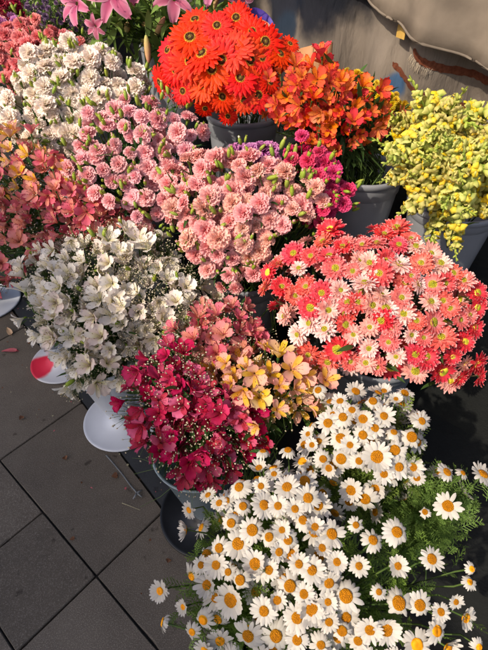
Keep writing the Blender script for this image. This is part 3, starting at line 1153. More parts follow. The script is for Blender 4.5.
def band(pts, wpx, fringe):
    P3 = []
    for i in range(len(pts) - 1):
        for s in range(8):
            t = s / 8
            P3.append((pts[i][0] * (1 - t) + pts[i + 1][0] * t, pts[i][1] * (1 - t) + pts[i + 1][1] * t))
    b = MB()
    vs, fs = [], []
    for i, (x, y) in enumerate(P3):
        k = min(1, (i + 1) / 3)
        for j in range(5):
            s = -1 + j / 2
            vs.append(on_cloth(x + random.uniform(-.5, .5), y + s * wpx * k + random.uniform(-.9, .9) * (abs(s) > .9), .004))
    for i in range(len(P3) - 1):
        for j in range(4):
            fs.append((i * 5 + j, i * 5 + j + 1, (i + 1) * 5 + j + 1, (i + 1) * 5 + j))
    b.add(vs, fs)
    o = link('rust_band', b.mesh('rust_band', [M['rust']]), croot)
    if fringe:
        f = MB()
        for i in range(60):
            q = random.random()
            x, y = P3[min(len(P3) - 1, int(q * 13))]
            p = on_cloth(x + random.uniform(-2, 2), y + wpx * .8, .012)
            e = p + Vector((0, 0, -random.uniform(.015, .035))) + A * random.uniform(-.012, .004)
            tube(f, [p, (p + e) / 2 - N * .003, e], .0006, .0005, 3)
        link('fringe', f.mesh('fringe', [M['fringe']]), o, loc=(0, 0, 0), kind='stuff')


band([(418, 48), (430, 57), (447, 66.5), (466, 75), (490, 86), (520, 98)], 4.6, True)
band([(394, 63), (403, 73), (416, 84.6), (437, 98), (456, 110), (480, 122)], 3.8, False)
tg = MB()
p0, p1, p2, p3 = on_cloth(400, 22, .03), on_cloth(413, 24, .055), on_cloth(412.5, 37, .06), on_cloth(399.5, 36, .035)
tg.add([p0, p1, p2, p3], [(0, 1, 2, 3)])
o = link('cloth_tag', tg.mesh('cloth_tag', [M['tagmat']], smooth=False), croot)
sm = o.modifiers.new('thick', 'SOLIDIFY'); sm.thickness = .002
#OBJECTS
# ------------------------------------------------------------------ buckets and vases
M['grey'] = simple_mat('grey plastic', '7c7e83', '909297', 6, .3, bump=.15, spec=.5, bscale=25)
M['whitep'] = simple_mat('white plastic', 'b9bcc4', 'c9ccd2', 5, .35, spec=.5)
M['inside'] = simple_mat('dark water', '0d120c', '1a2014', 20, .2)


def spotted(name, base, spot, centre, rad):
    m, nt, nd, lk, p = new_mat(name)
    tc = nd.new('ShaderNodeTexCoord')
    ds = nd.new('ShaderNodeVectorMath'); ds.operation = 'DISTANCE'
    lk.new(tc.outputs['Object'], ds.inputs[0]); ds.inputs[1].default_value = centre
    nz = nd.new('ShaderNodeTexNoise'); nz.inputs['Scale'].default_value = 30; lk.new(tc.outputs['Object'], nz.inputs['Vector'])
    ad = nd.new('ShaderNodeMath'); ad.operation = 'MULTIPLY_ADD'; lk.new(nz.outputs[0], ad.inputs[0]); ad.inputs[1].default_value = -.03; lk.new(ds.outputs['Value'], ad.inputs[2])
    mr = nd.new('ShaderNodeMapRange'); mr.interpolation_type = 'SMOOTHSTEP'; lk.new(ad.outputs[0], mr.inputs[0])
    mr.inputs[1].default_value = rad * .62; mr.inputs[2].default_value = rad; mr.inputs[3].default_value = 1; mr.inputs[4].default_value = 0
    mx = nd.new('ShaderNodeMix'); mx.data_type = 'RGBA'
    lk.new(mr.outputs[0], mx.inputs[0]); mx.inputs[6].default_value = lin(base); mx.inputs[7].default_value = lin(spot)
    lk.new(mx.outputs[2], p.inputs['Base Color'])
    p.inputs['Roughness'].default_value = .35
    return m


def bucket(label, x, y, zr, rr=.14, mat='grey'):
    """flared bucket whose rim centre stands at pixel ray (x, y) at height zr"""
    c = at_z(x, y, zr)
    top = .462 if c.dot(N) > 1.2 else .202       # the step of the stand it is on
    h = zr - top
    base = Vector((c.x, c.y, top))
    root = thing('flower_bucket', label, 'bucket', base, 'grey buckets holding the flowers')
    b = MB()
    lathe(b, [(0, 0), (rr * .70, 0), (rr * .72, .006), (rr * .93, h * .84), (rr * .935, h * .85), (rr * .965, h * .86), (rr * .975, h - .016)], 64)
    lathe(b, [(rr * .94, h - .01), (rr * .90, h * .8), (rr * .68, .012), (0, .012)], 64)
    link('bucket_body', b.mesh('bucket_body', [M[mat]]), root, loc=(0, 0, 0))
    r_ = MB()
    lathe(r_, [(rr * .94, h - .010), (rr * .945, h), (rr * .965, h + .003), (rr * 1.0, h + .002), (rr * 1.015, h - .004), (rr * 1.015, h - .016), (rr * .995, h - .017), (rr * .977, h - .016)], 64)
    link('rim', r_.mesh('rim', [M[mat]]), root, loc=(0, 0, 0))
    w = MB()
    lathe(w, [(rr * .80, h * .5), (0, h * .5)], 40)
    link('water', w.mesh('water', [M['inside']]), root, loc=(0, 0, 0))
    return Vector((c.x, c.y, zr)), root


def vase(label, cx, cy, h=.38, rr=.125, rb=.15, bodymat='whitep', basemat='whitep', ground=True, zr=None):
    """cone vase standing on a wide round foot"""
    if ground:
        p = at_z(cx, cy, 0.005)
        base = Vector((p.x, p.y, .005))
    else:
        p = at_z(cx, cy, zr)
        base = Vector((p.x, p.y, .005))
    root = thing('pedestal_vase', label, 'vase', base, 'cone vases on round feet along the kerb')
    f = MB()
    lathe(f, [(0, .0), (rb * .97, .0), (rb, .003), (rb, .007), (rb * .985, .0095), (rb * .93, .0075), (rb * .55, .012), (.050, .022), (.042, .03), (0, .03)], 72)
    link('foot', f.mesh('foot', [M[basemat] if isinstance(basemat, str) else basemat]), root, loc=(0, 0, 0))
    b = MB()
    k3 = .066 if h > .2 else .052
    lathe(b, [(.042, .0305), (.045, .05), (k3, min(.11, h * .6)), (rr * .97, h - .012), (rr * 1.02, h - .004), (rr * 1.03, h), (rr * 1.0, h + .002), (rr * .96, h - .004), (rr * .9, h - .03), (k3 - .008, min(.11, h * .6)), (.036, .05), (0, .05)], 64)
    link('vase_body', b.mesh('vase_body', [M[bodymat]]), root, loc=(0, 0, 0))
    return base + Vector((0, 0, h)), root


def translucent_white():
    m, nt, nd, lk, p = new_mat('milky clear plastic')
    p.inputs['Base Color'].default_value = lin('aebcc4')
    p.inputs['Roughness'].default_value = .15
    p.inputs['Transmission Weight'].default_value = .55
    p.inputs['IOR'].default_value = 1.2
    return m


M['milky'] = translucent_white()
M['blackp'] = simple_mat('black plastic', '121316', '1a1b1e', 20, .3)
b_gerb, _ = bucket('grey bucket under the orange red gerberas', 243, 112, .93, .135)
b_orange, _ = bucket('grey bucket below the orange alstroemeria, between the magenta carnations and the snapdragons', 362, 168, .86, .135)
b_snap, _ = bucket('grey bucket beneath the pale yellow snapdragons at the right edge', 455, 200, .78, .15)
b_salmon, _ = bucket('grey bucket holding the salmon carnations with the dark side in shadow', 243, 268, .58, .14)
b_lily, _ = bucket('grey bucket of green lily stems behind the gerberas, left of them', 168, 44, 1.04, .125)
b_pink, _ = bucket('grey bucket hidden under the pale pink spray carnations', 140, 200, .64, .13)
b_white, _ = bucket('grey bucket hidden under the cream carnations', 62, 135, .72, .13)
b_mum, _ = bucket('grey bucket beneath the coral and white chrysanthemums', 375, 345, .52, .14)
v_white, _ = vase('white cone vase on a wide round foot, fully seen below the white alstroemeria', 123, 419)
v_crim, _ = vase('milky clear vase with a dark foot below the crimson alstroemeria', 198, 450, bodymat='milky', basemat='blackp', ground=False, zr=.38)
pc = at_z(63, 361, .01)
v_left, _ = vase('white vase foot with a bright red spot, between the kerb and the white alstroemeria', 63, 361, rb=.135, h=.13, rr=.06,
                 basemat=spotted('red spotted foot', 'c4c4c8', 'd0203c', (-.085, -.045, .01), .062))  # soft-edged red spot mixed into the foot's base colour
v_far, _ = vase('white vase foot at the left edge of the picture beneath the coral alstroemeria', -12, 302, rb=.16)
v_daisy, _ = vase('dark footed vase in the shade under the front daisies', 270, 600, bodymat='blackp', basemat='blackp', ground=False, zr=.30, h=.30)


# ------------------------------------------------------------------ bunches
def K(*ks):
    return lambda x, y: random.choice(ks)


D1 = [(263, 451, 22), (259, 468, 24), (288, 450, 24), (274, 474, 18), (287, 487, 30), (239, 487, 28), (261, 486, 20), (243, 506, 24), (264, 505, 28), (278, 506, 22), (308, 498, 28),
      (303, 520, 27), (231, 523, 26), (252, 530, 28), (269, 537, 26), (288, 540, 26), (238, 544, 32), (219, 548, 26), (216, 565, 28), (255, 564, 32), (312, 570, 30), (207, 585, 28),
      (231, 600, 36), (264, 611, 28), (290, 586, 30), (312, 608, 31), (297, 618, 30), (203, 620, 28), (220, 641, 30), (248, 636, 36), (276, 636, 34), (183, 607, 19),
      (297, 640, 24), (208, 495, 20), (219, 503, 20), (295, 509, 22), (282, 530, 20), (269, 570, 22), (299, 564, 24), (201, 565, 20), (315, 527, 22),
      (356, 525, 20), (397, 532, 29), (373, 540, 27), (332, 534, 28), (337, 562, 23), (359, 566, 21), (398, 566, 22), (432, 559, 25), (470, 582, 17),
      (472, 569, 17), (346, 596, 36), (399, 603, 33), (420, 605, 27), (329, 583, 26), (328, 602, 20), (456, 602, 18), (441, 612, 20), (466, 618, 25), (311, 612, 30), (370, 630, 27),
      (387, 630, 31), (342, 631, 24), (358, 641, 25), (437, 631, 27), (417, 645, 33), (448, 648, 31), (321, 645, 26), (379, 592, 17), (304, 594, 22), (479, 647, 20), (329, 622, 22),
      (232, 655, 30), (262, 655, 28), (290, 658, 30), (330, 662, 30), (365, 660, 30), (395, 660, 28), (205, 650, 26), (192, 632, 22), (240, 580, 24), (277, 600, 22), (279, 552, 20), (322, 548, 20), (228, 572, 20)]
D2 = [(318, 390, 23), (343, 417, 28), (328, 423, 26), (363, 419, 26), (384, 416, 24), (373, 401, 22), (352, 410, 20), (340, 401, 20), (375, 428, 22), (363, 435, 26), (412, 437, 26),
      (422, 421, 23), (395, 450, 26), (377, 457, 32), (341, 459, 30), (399, 467, 28), (413, 467, 24), (359, 461, 20), (384, 474, 22), (323, 459, 22), (329, 468, 20), (323, 493, 22),
      (308, 498, 20), (365, 499, 32), (335, 513, 26), (349, 502, 21), (405, 393, 23), (384, 391, 20), (396, 399, 16), (417, 478, 17), (350, 445, 22), (308, 434, 18), (394, 432, 20), (300, 474, 18), (312, 445, 16)]
D3 = [(447, 472, 23), (463, 473, 17), (483, 474, 30), (448, 506, 30), (425, 512, 15)]
P_d1 = [(178, 590), (195, 540), (195, 500), (215, 470), (262, 448), (300, 460), (330, 500), (365, 505), (420, 540), (470, 565), (488, 600), (488, 665), (185, 665)]
P_d2 = [(300, 430), (320, 385), (400, 385), (432, 420), (428, 480), (370, 505), (320, 500), (298, 480)]


def dh(L, d):
    return [(x, y, 'daisy', w / FPX * d / .058 * .98) for x, y, w in L]


side = [(160, 591, 'daisy', .85, Vector((-.35, -.55, .75))), (163, 622, 'daisy', .8, Vector((-1, .15, .05))), (186, 530, 'daisy', .9, Vector((-.95, -.15, .25))), (189, 510, 'daisy', .75, Vector((-.6, -.6, .4)))]
bunch('daisy_bunch', 'large bunch of white daisies with orange yellow centres nearest the camera, spilling over the kerb', 'flower bunch', P_d1, .95, .16, K('daisy'), 24,
      group='daisy bunches', layers=((.88, 1.1),), fillP=[(185, 560), (200, 490), (250, 452), (300, 455), (335, 505), (335, 560), (352, 600), (352, 665), (195, 665)], face=.6, heads=dh(D1, .92) + side, mouth=v_daisy, nleaf=0, feather=2600, seed=3, jit=.22, upbias=.25, sizej=.05)
bunch('daisy_bunch', 'smaller bunch of white daisies just below the coral chrysanthemums', 'flower bunch', P_d2, 1.02, .12, K('daisy'), 24,
      group='daisy bunches', layers=((.85, 1.1),), face=.7, heads=dh(D2, 1.0), mouth=at_z(370, 500, .30), nleaf=0, feather=1300, seed=4, jit=.25, upbias=.25, sizej=.05)
P_d3 = [(372, 490), (430, 468), (470, 460), (480, 500), (452, 520), (446, 570), (410, 585), (370, 560)]
bunch('daisy_bunch', 'sparse green stems with a few white daisies at the right edge over the dark floor', 'flower bunch', P_d3, .98, .08, K('daisy'), 0,
      group='daisy bunches', face=.6, heads=dh(D3, .98), mouth=at_z(395, 560, .30), nleaf=0, feather=1500, seed=5, jit=.25, upbias=.25, sizej=.05)

# chrysanthemums
k_ = {'R': 'mum_red', 'W': 'mum_white', 'P': 'mum_pink'}
MU = [(65, 158, 'R'), (92, 176, 'R'), (115, 158, 'R'), (147, 170, 'R'), (163, 95, 'R'), (150, 65, 'R'), (100, 120, 'W'), (185, 165, 'P'), (235, 150, 'W'), (270, 175, 'P'), (225, 102, 'W'),
      (277, 103, 'R'), (305, 112, 'W'), (265, 130, 'R'), (345, 152, 'W'), (375, 153, 'P'), (305, 72, 'R'), (260, 68, 'P'), (230, 72, 'P'), (200, 70, 'P'), (300, 38, 'R'), (190, 75, 'R'),
      (70, 218, 'W'), (98, 255, 'W'), (122, 232, 'W'), (153, 245, 'W'), (245, 240, 'W'), (212, 255, 'W'), (315, 212, 'P'), (340, 228, 'R'), (278, 202, 'W'), (330, 256, 'W'), (355, 262, 'P'),
      (243, 283, 'W'), (237, 314, 'W'), (180, 285, 'R'), (205, 310, 'R'), (120, 295, 'R'), (285, 270, 'P'), (338, 295, 'R'), (338, 330, 'W'), (392, 262, 'R'), (370, 188, 'W'), (408, 200, 'R'),
      (430, 225, 'P'), (437, 145, 'P'), (465, 170, 'R'), (465, 200, 'R'), (460, 240, 'R'), (395, 330, 'R'), (440, 270, 'R'), (440, 315, 'W'), (465, 315, 'R'), (430, 345, 'R'), (60, 110, 'R'),
      (38, 128, 'R'), (160, 205, 'P'), (125, 200, 'R'), (200, 190, 'P'), (90, 90, 'R'), (125, 95, 'R'), (220, 190, 'R'), (290, 240, 'P'), (390, 110, 'P'), (415, 130, 'R'), (400, 150, 'R'),
      (350, 110, 'R'), (330, 135, 'P'), (270, 225, 'R'), (195, 235, 'R'), (160, 310, 'R'), (260, 320, 'P'), (300, 300, 'W'), (360, 300, 'R'), (375, 230, 'P'), (470, 340, 'R'), (415, 300, 'R'),
      (450, 215, 'P'), (250, 195, 'W'), (245, 110, 'P'), (210, 125, 'P'), (175, 120, 'P'), (340, 75, 'P'), (370, 90, 'W'), (330, 60, 'R'), (275, 50, 'R'), (395, 185, 'R'), (310, 180, 'P'), (30, 160, 'R')]
P_m = [(262, 268), (285, 245), (318, 228), (395, 222), (430, 250), (475, 275), (485, 320), (482, 375), (440, 388), (400, 385), (340, 374), (300, 372), (290, 335), (268, 318)]
bunch('chrysanthemum_bunch', 'wide bunch of coral red and blush white chrysanthemums with yellow green centres', 'flower bunch', P_m, 1.2, .17,
      lambda x, y: random.choice(['mum_red', 'mum_red', 'mum_pink', 'mum_white']), 20, heads=[(250 + x / 2.05, 210 + y / 2.05, k_[c], .96) for x, y, c in MU],
      mouth=b_mum, nleaf=90, leafL=.045, leafW=.005, seed=6, jit=.35, upbias=.25, layers=((.86, .9),), stemmat='stem_brown')

# carnations
P = [(160, 166), (196, 154), (232, 152), (285, 158), (300, 172), (334, 197), (318, 214), (288, 228), (270, 250), (266, 272), (238, 286), (218, 266), (195, 258), (172, 235), (160, 200)]
bunch('carnation_bunch', 'domed bunch of salmon pink ruffled carnations in the middle of the stall', 'flower bunch', P, 1.32, .11, K('cs'), 11.5, group='carnation bunches',
      mouth=b_salmon, buds='bud', nbud=80, nleaf=200, leafL=.06, leafW=.0035, seed=7, jit=.45, heads=[(236, 288, 'cs', .8), (222, 286, 'cs', .8), (208, 270, 'cs', .9)])
P = [(276, 158), (300, 143), (325, 150), (338, 175), (352, 192), (345, 212), (310, 232), (300, 218), (318, 205), (328, 195), (305, 172)]
bunch('carnation_bunch', 'narrow bunch of bright magenta carnations right of the salmon ones', 'flower bunch', P, 1.36, .10, K('cm'), 11, group='carnation bunches',
      mouth=b_salmon + A * .09 + Vector((0, 0, .0)), buds='bud_m', nbud=36, nleaf=60, leafL=.05, leafW=.003, seed=8, layers=((1, 1), (.8, 1)))
P = [(226, 152), (240, 145), (272, 146), (280, 160), (258, 168), (232, 163)]
bunch('carnation_bunch', 'small clump of lilac purple carnations behind the salmon ones', 'flower bunch', P, 1.42, .05, K('cu'), 12, group='carnation bunches',
      mouth=b_salmon + N * .06, buds='bud_w', nbud=8, nleaf=20, leafL=.05, leafW=.003, seed=9)
P = [(64, 178), (76, 134), (90, 106), (126, 90), (168, 90), (198, 106), (206, 142), (190, 158), (172, 178), (168, 226), (142, 236), (128, 208), (95, 206), (70, 196)]
bunch('carnation_bunch', 'spray bunch of pale pink carnations with many lime green buds', 'flower bunch', P, 1.43, .10, K('cp'), 13, group='carnation bunches',
      mouth=b_pink, buds='bud', nbud=100, nleaf=260, leafL=.06, leafW=.0035, seed=10, jit=.45, layers=((1, 1), (.84, .8)),
      heads=[(132, 197, 'rose', 1.05, Vector((-.1, -.75, .65)))])
P = [(-8, 126), (-4, 96), (14, 72), (36, 50), (60, 42), (90, 40), (122, 58), (150, 76), (140, 92), (104, 104), (86, 130), (74, 168), (40, 152), (12, 138), (-8, 140)]
bunch('carnation_bunch', 'big bunch of creamy white carnations left of the pale pink spray', 'flower bunch', P, 1.62, .10, K('cw'), 13.5, group='carnation bunches',
      mouth=b_white, buds='bud_w', nbud=100, nleaf=260, leafL=.06, leafW=.0035, seed=11, jit=.45, layers=((1, 1), (.84, .8)))
P = [(-15, 24), (30, 22), (66, 30), (92, 44), (66, 54), (34, 66), (18, 104), (-14, 108)]
bunch('carnation_bunch', 'coral pink carnations in the upper left, above the creamy ones', 'flower bunch', P, 1.80, .08, K('cc'), 9.5, group='carnation bunches',
      buds='bud', nbud=40, nleaf=60, leafL=.06, leafW=.003, seed=12)
P = [(-15, 18), (20, 14), (42, 28), (36, 42), (-12, 44)]
bunch('carnation_bunch', 'mauve purple carnations at the upper left edge, behind the coral ones', 'flower bunch', P, 2.0, .08, K('cu', 'cu', 'cs'), 11, group='carnation bunches',
      buds='bud', nbud=15, nleaf=40, leafL=.06, leafW=.003, seed=13)
P = [(-20, 2), (12, 0), (26, 10), (20, 18), (-20, 20)]
bunch('carnation_bunch', 'dark crimson carnations in the top left corner', 'flower bunch', P, 2.15, .08, K('cd'), 10, group='carnation bunches',
      buds='bud', nbud=15, nleaf=40, leafL=.06, leafW=.003, seed=14)
P = [(22, 2), (60, -8), (88, 8), (80, 42), (52, 34), (36, 24)]
bunch('statice_bunch', 'dull mauve and grey green filler flowers behind the cream carnations', 'flower bunch', P, 2.0, .08, K('statice'), 6,
      nleaf=260, leafL=.05, leafW=.004, gyp=6, seed=15, leafmat='feather')
P = [(-30, -20), (20, -25), (110, -25), (150, -12), (140, 8), (70, 0), (20, 0), (-30, 4)]
bunch('statice_bunch', 'pale cream filler flowers along the top left edge', 'flower bunch', P, 2.3, .10, K('cw', 'statice', 'statice'), 11,
      nleaf=240, leafL=.07, leafW=.006, gyp=5, seed=16, leafmat='feather')

# alstroemeria
P = [(22, 272), (40, 250), (68, 240), (130, 228), (160, 238), (180, 268), (205, 283), (222, 300), (200, 328), (175, 340), (140, 352), (122, 378), (95, 384), (72, 392), (66, 345), (45, 335), (30, 305)]
bunch('alstroemeria_bunch', 'large bunch of white alstroemeria with baby breath above the white pedestal vase', 'flower bunch', P, 1.42, .15, K('aw'), 11, group='alstroemeria bunches',
      mouth=v_white, nleaf=160, leafL=.06, leafW=.005, gyp=30, seed=17, upbias=.15, jit=.65, layers=((1, 1), (.86, .8)), buds='bud_w', nbud=26,
      heads=[(70, 385, 'aw', 1.1, Vector((-.3, -.7, -.3))), (40, 334, 'aw', .9, Vector((-.6, -.6, .2))), (66, 354, 'aw', 1, Vector((-.4, -.8, .2))), (78, 368, 'aw', 1, Vector((-.4, -.8, .1))), (52, 340, 'aw', 1, Vector((-.3, -.6, .5))), (24, 318, 'aw', .8, Vector((-.5, -.5, .0)))])
P = [(-12, 138), (30, 130), (62, 158), (95, 190), (130, 205), (155, 226), (130, 240), (70, 248), (40, 256), (22, 278), (0, 292), (-15, 290)]
bunch('alstroemeria_bunch', 'bunch of dusky coral alstroemeria with yellow throats at the left edge', 'flower bunch', P, 1.5, .13,
      lambda x, y: 'ap' if y < 192 - .1 * x and random.random() < .6 else 'ak', 11, group='alstroemeria bunches',
      mouth=v_far + A * .12, nleaf=150, leafL=.06, leafW=.005, gyp=6, seed=18, upbias=.2, jit=.65)
P = [(130, 376), (158, 345), (180, 340), (202, 375), (225, 395), (255, 412), (266, 440), (242, 462), (222, 470), (206, 492), (184, 480), (162, 458), (140, 444), (124, 416)]
bunch('alstroemeria_bunch', 'bunch of deep crimson alstroemeria with baby breath over the milky vase', 'flower bunch', P, 1.17, .12, K('ac'), 11.5, group='alstroemeria bunches',
      mouth=v_crim, nleaf=170, leafL=.055, leafW=.004, gyp=14, seed=19, upbias=.1, jit=.75, layers=((1, 1), (.84, .8)))
P = [(172, 330), (190, 312), (225, 303), (255, 318), (268, 345), (250, 362), (215, 372), (190, 368)]
bunch('alstroemeria_bunch', 'dusky coral alstroemeria between the white and the peach ones, left of a dark bucket', 'flower bunch', P, 1.27, .09, K('ak'), 12, group='alstroemeria bunches',
      mouth=v_crim + N * .16, nleaf=70, leafL=.06, leafW=.005, gyp=16, seed=20, upbias=.6, jit=.6)
P = [(205, 376), (235, 356), (270, 350), (300, 362), (325, 378), (318, 405), (295, 420), (262, 425), (235, 405)]
bunch('alstroemeria_bunch', 'peach and yellow alstroemeria between the crimson ones and the daisies', 'flower bunch', P, 1.16, .09, K('ap'), 14, group='alstroemeria bunches',
      mouth=v_crim + N * .13 + A * .1, nleaf=80, leafL=.06, leafW=.005, gyp=4, seed=21, upbias=.15, jit=.5)
P = [(258, 98), (268, 75), (292, 58), (322, 62), (350, 78), (392, 108), (395, 128), (375, 142), (350, 155), (330, 160), (312, 152), (298, 132), (275, 122)]
bunch('alstroemeria_bunch', 'bunch of fiery orange alstroemeria beside the gerberas, in front of the canvas', 'flower bunch', P, 1.42, .14, K('ao'), 9.5, group='alstroemeria bunches',
      mouth=b_orange, nleaf=120, leafL=.07, leafW=.006, seed=22, upbias=.35, jit=.55, layers=((1, 1), (.85, .85)))

# gerberas
GE = [(217, 26, 1), (240, 78, 1), (203, 85, .95), (222, 97, .9), (176, 70, 1), (202, 54, 1), (183, 91, .9), (244, 100, .9), (262, 58, .9), (280, 54, .8), (168, 50, .8), (232, 50, 1),
      (190, 38, 1), (252, 32, .9), (270, 82, .9), (250, 60, .9), (212, 70, .9), (160, 82, .7), (195, 20, .8), (236, 18, .8), (290, 44, .7), (228, 116, .7), (205, 108, .7), (258, 95, .8), (222, 60, .9), (190, 62, .9), (265, 42, .9)]
P = [(155, 85), (158, 55), (175, 28), (200, 12), (245, 18), (285, 35), (300, 50), (270, 90), (250, 112), (225, 118), (195, 110), (170, 98)]
bunch('gerbera_bunch', 'bunch of vivid orange red gerberas with dark centres in a grey bucket', 'flower bunch', P, 1.42, .12, K('gerbera'), 0,
      heads=[(x, y, 'gerbera', f * .98) for x, y, f in GE], mouth=b_gerb, nleaf=0, seed=23, upbias=.35, jit=.32)

# snapdragons and yellow buttons
P = [(386, 152), (394, 118), (424, 104), (465, 108), (500, 123), (512, 160), (505, 220), (470, 222), (454, 216), (438, 204), (414, 180), (388, 166)]
bunch('snapdragon_bunch', 'bunch of pale yellow green snapdragon spikes at the right edge, in front of the canvas', 'flower bunch', P, 1.22, .14, K('snap'), 18, mouth=b_snap,
      nleaf=260, leafL=.06, leafW=.005, seed=24, sizej=.1, upbias=.15, jit=.6, layers=((1, 1), (.84, .85)), leafmat='feather',
      heads=[(436, 226, 'snap', .85, Vector((-.35, -.75, -.45))), (454, 236, 'snap', .8, Vector((-.15, -.75, -.5))), (420, 202, 'snap', .9, Vector((-.7, -.5, -.25))), (398, 178, 'snap', .8, Vector((-.8, -.5, -.1)))])
P = [(336, 78), (350, 72), (378, 82), (400, 98), (412, 108), (400, 116), (375, 100), (350, 86)]
bunch('button_flower_bunch', 'small yellow button flowers between the orange alstroemeria and the canvas', 'flower bunch', P, 1.6, .06, K('button'), 5.5,
      nleaf=60, leafL=.05, leafW=.006, seed=25)

# lilies
P = [(60, 20), (70, 2), (120, -12), (180, -10), (240, -4), (250, 8), (190, 30), (150, 62), (135, 55), (100, 40)]
lilh = [(78, 4, 'lily', .95, Vector((-.45, -.65, .35))), (112, -4, 'lily', 1.0, Vector((.1, -.8, .35))), (174, 0, 'lily', .95, Vector((.15, -.75, .5))), (238, -2, 'lily', .85, Vector((.5, -.5, .1))),
        (140, -18, 'lily', 1, Vector((0, -.6, .6))), (96, 26, 'lily', .5, Vector((-.2, -.7, .0))), (210, -12, 'lily', .95, Vector((.1, -.5, .7))),
        (146, 36, 'lily_bud', .9, Vector((0, -.15, -1)))]
bunch('lily_bunch', 'bunch of large pink lilies with buds and long leaves at the top of the stall', 'flower bunch', P, 1.60, .10, K('lily_bud'), 0,
      heads=lilh, mouth=b_lily, nleaf=170, leafL=.12, leafW=.010, seed=26, leafmat='feather')

# ------------------------------------------------------------------ wraps, tubes, litter
M['kraft'] = simple_mat('kraft paper', 'a8764c', 'b98a60', 14, .75, bump=.3, trans=.1)
M['purple'] = simple_mat('purple paper', '3c2a78', '4a3590', 14, .6, bump=.2)
M['wax'] = simple_mat('tan lining', 'b09070', 'c0a080', 20, .7)


def sleeve(name, label, cat, top, r, h, lean, mat, inner=None):
    """rolled paper sleeve, open at the top"""
    base = top - lean.normalized() * h
    Q = orient(lean, .4)
    b = MB()
    seg = 40
    vs, fs = [], []
    for i in range(7):
        t = i / 6
        for j in range(seg + 5):
            an = 2 * PI * j / seg
            rr = (r * (.72 + .28 * t)) * (1 + .05 * j / seg) + .0025 * math.sin(3 * an + 4 * t)
            zt = h * t + (.012 * math.sin(an) if i == 6 else 0)
            vs.append(Q @ Vector((rr * math.cos(an), rr * math.sin(an), zt)))
    w = seg + 5
    for i in range(6):
        for j in range(w - 1):
            fs.append((i * w + j, i * w + j + 1, (i + 1) * w + j + 1, (i + 1) * w + j))
    b.add(vs, fs)
    root = thing(name, label, cat, base)
    o = link('paper_wall', b.mesh('paper_wall', [M[mat]]), root, loc=(0, 0, 0))
    sm = o.modifiers.new('thick', 'SOLIDIFY'); sm.thickness = .0018
    if inner:
        c = MB()
        vs = [Q @ Vector((r * .93 * math.cos(2 * PI * j / 32), r * .93 * math.sin(2 * PI * j / 32), h * .90)) for j in range(32)]
        c.add(vs, [tuple(range(32))])
        link('lining', c.mesh('lining', [M[inner]]), root, loc=(0, 0, 0))


sleeve('kraft_paper_sleeve', 'brown kraft paper roll standing behind the orange alstroemeria', 'paper roll', at(316, 46, 1.62), .060, .28, Vector((-.04, .14, 1)), 'kraft')
sleeve('purple_paper_roll', 'purple paper roll with tan inside behind the gerberas', 'paper roll', at(261, 20, 1.60), .046, .2, Vector((.25, -.42, 1)), 'purple', 'wax')


def crinkled(name, label, cat, pts, mat, amp=.012, rows=12):
    """crumpled sheet hanging between an upper and a lower edge"""
    up, lo = pts
    mb_ = MB()
    vs, fs = [], []
    n = 26
    for i in range(n + 1):
        t = i / n * (len(up) - 1)
        k = min(int(t), len(up) - 2)
        u = up[k].lerp(up[k + 1], t - k)
        l = lo[k].lerp(lo[k + 1], t - k)
        for j in range(rows + 1):
            s = j / rows
            p = u.lerp(l, s)
            o_ = noise.noise(p * 38) * amp + abs(noise.noise(p * 70 + Vector((4, 4, 4)))) * amp
            vs.append(p - N * o_ - Vector((0, 0, 1)) * noise.noise(p * 25) * amp * .6)
    for i in range(n):
        for j in range(rows):
            k = i * (rows + 1) + j
            fs.append((k, k + rows + 1, k + rows + 2, k + 1))
    mb_.add(vs, fs)
    o = link(name, mb_.mesh(name, [M[mat]], smooth=False))
    o['label'] = label
    o['category'] = cat
    sm = o.modifiers.new('thick', 'SOLIDIFY'); sm.thickness = .0008
    return o


def clear_mat():
    m, nt, nd, lk, p = new_mat('cellophane')
    p.inputs['Base Color'].default_value = lin('d8c2b6')
    p.inputs['Roughness'].default_value = .18
    p.inputs['Specular IOR Level'].default_value = .8
    tr = nd.new('ShaderNodeBsdfTransparent')
    mix = nd.new('ShaderNodeMixShader'); mix.inputs[0].default_value = .6
    lk.new(p.outputs[0], mix.inputs[1]); lk.new(tr.outputs[0], mix.inputs[2])
    lk.new(mix.outputs[0], nd['Material Output'].inputs[0])
    return m


M['cello'] = clear_mat()
M['cello'].node_tree.nodes['Mix Shader'].inputs[0].default_value = .74
# litter on the ground
M['petalpink'] = simple_mat('fallen petal', 'b8525c', 'c86a70', 30, .7, trans=.2)
M['deadleaf'] = simple_mat('dead leaf', '5c3c28', '7c5438', 30, .8, trans=.1)
M['straw'] = simple_mat('straw', '8c8468', 'a09878', 30, .7)
M['ribbon'] = simple_mat('grey ribbon', '5c5e60', '727476', 30, .4)


def litter(name, label, cat, x, y, L, W, ang, mat):
    b = MB()
    petal(b, 0, 0, .0015, L, W, .35, -.7, w_ob, cup=.3, nl=6, nw=4, ruf=.002, fr=4)
    p = at_z(x, y, .0035)
    o = link(name, b.mesh(name, [M[mat]]), loc=p)
    o.rotation_euler = (0, 0, ang)
    o['label'] = label
    o['category'] = cat


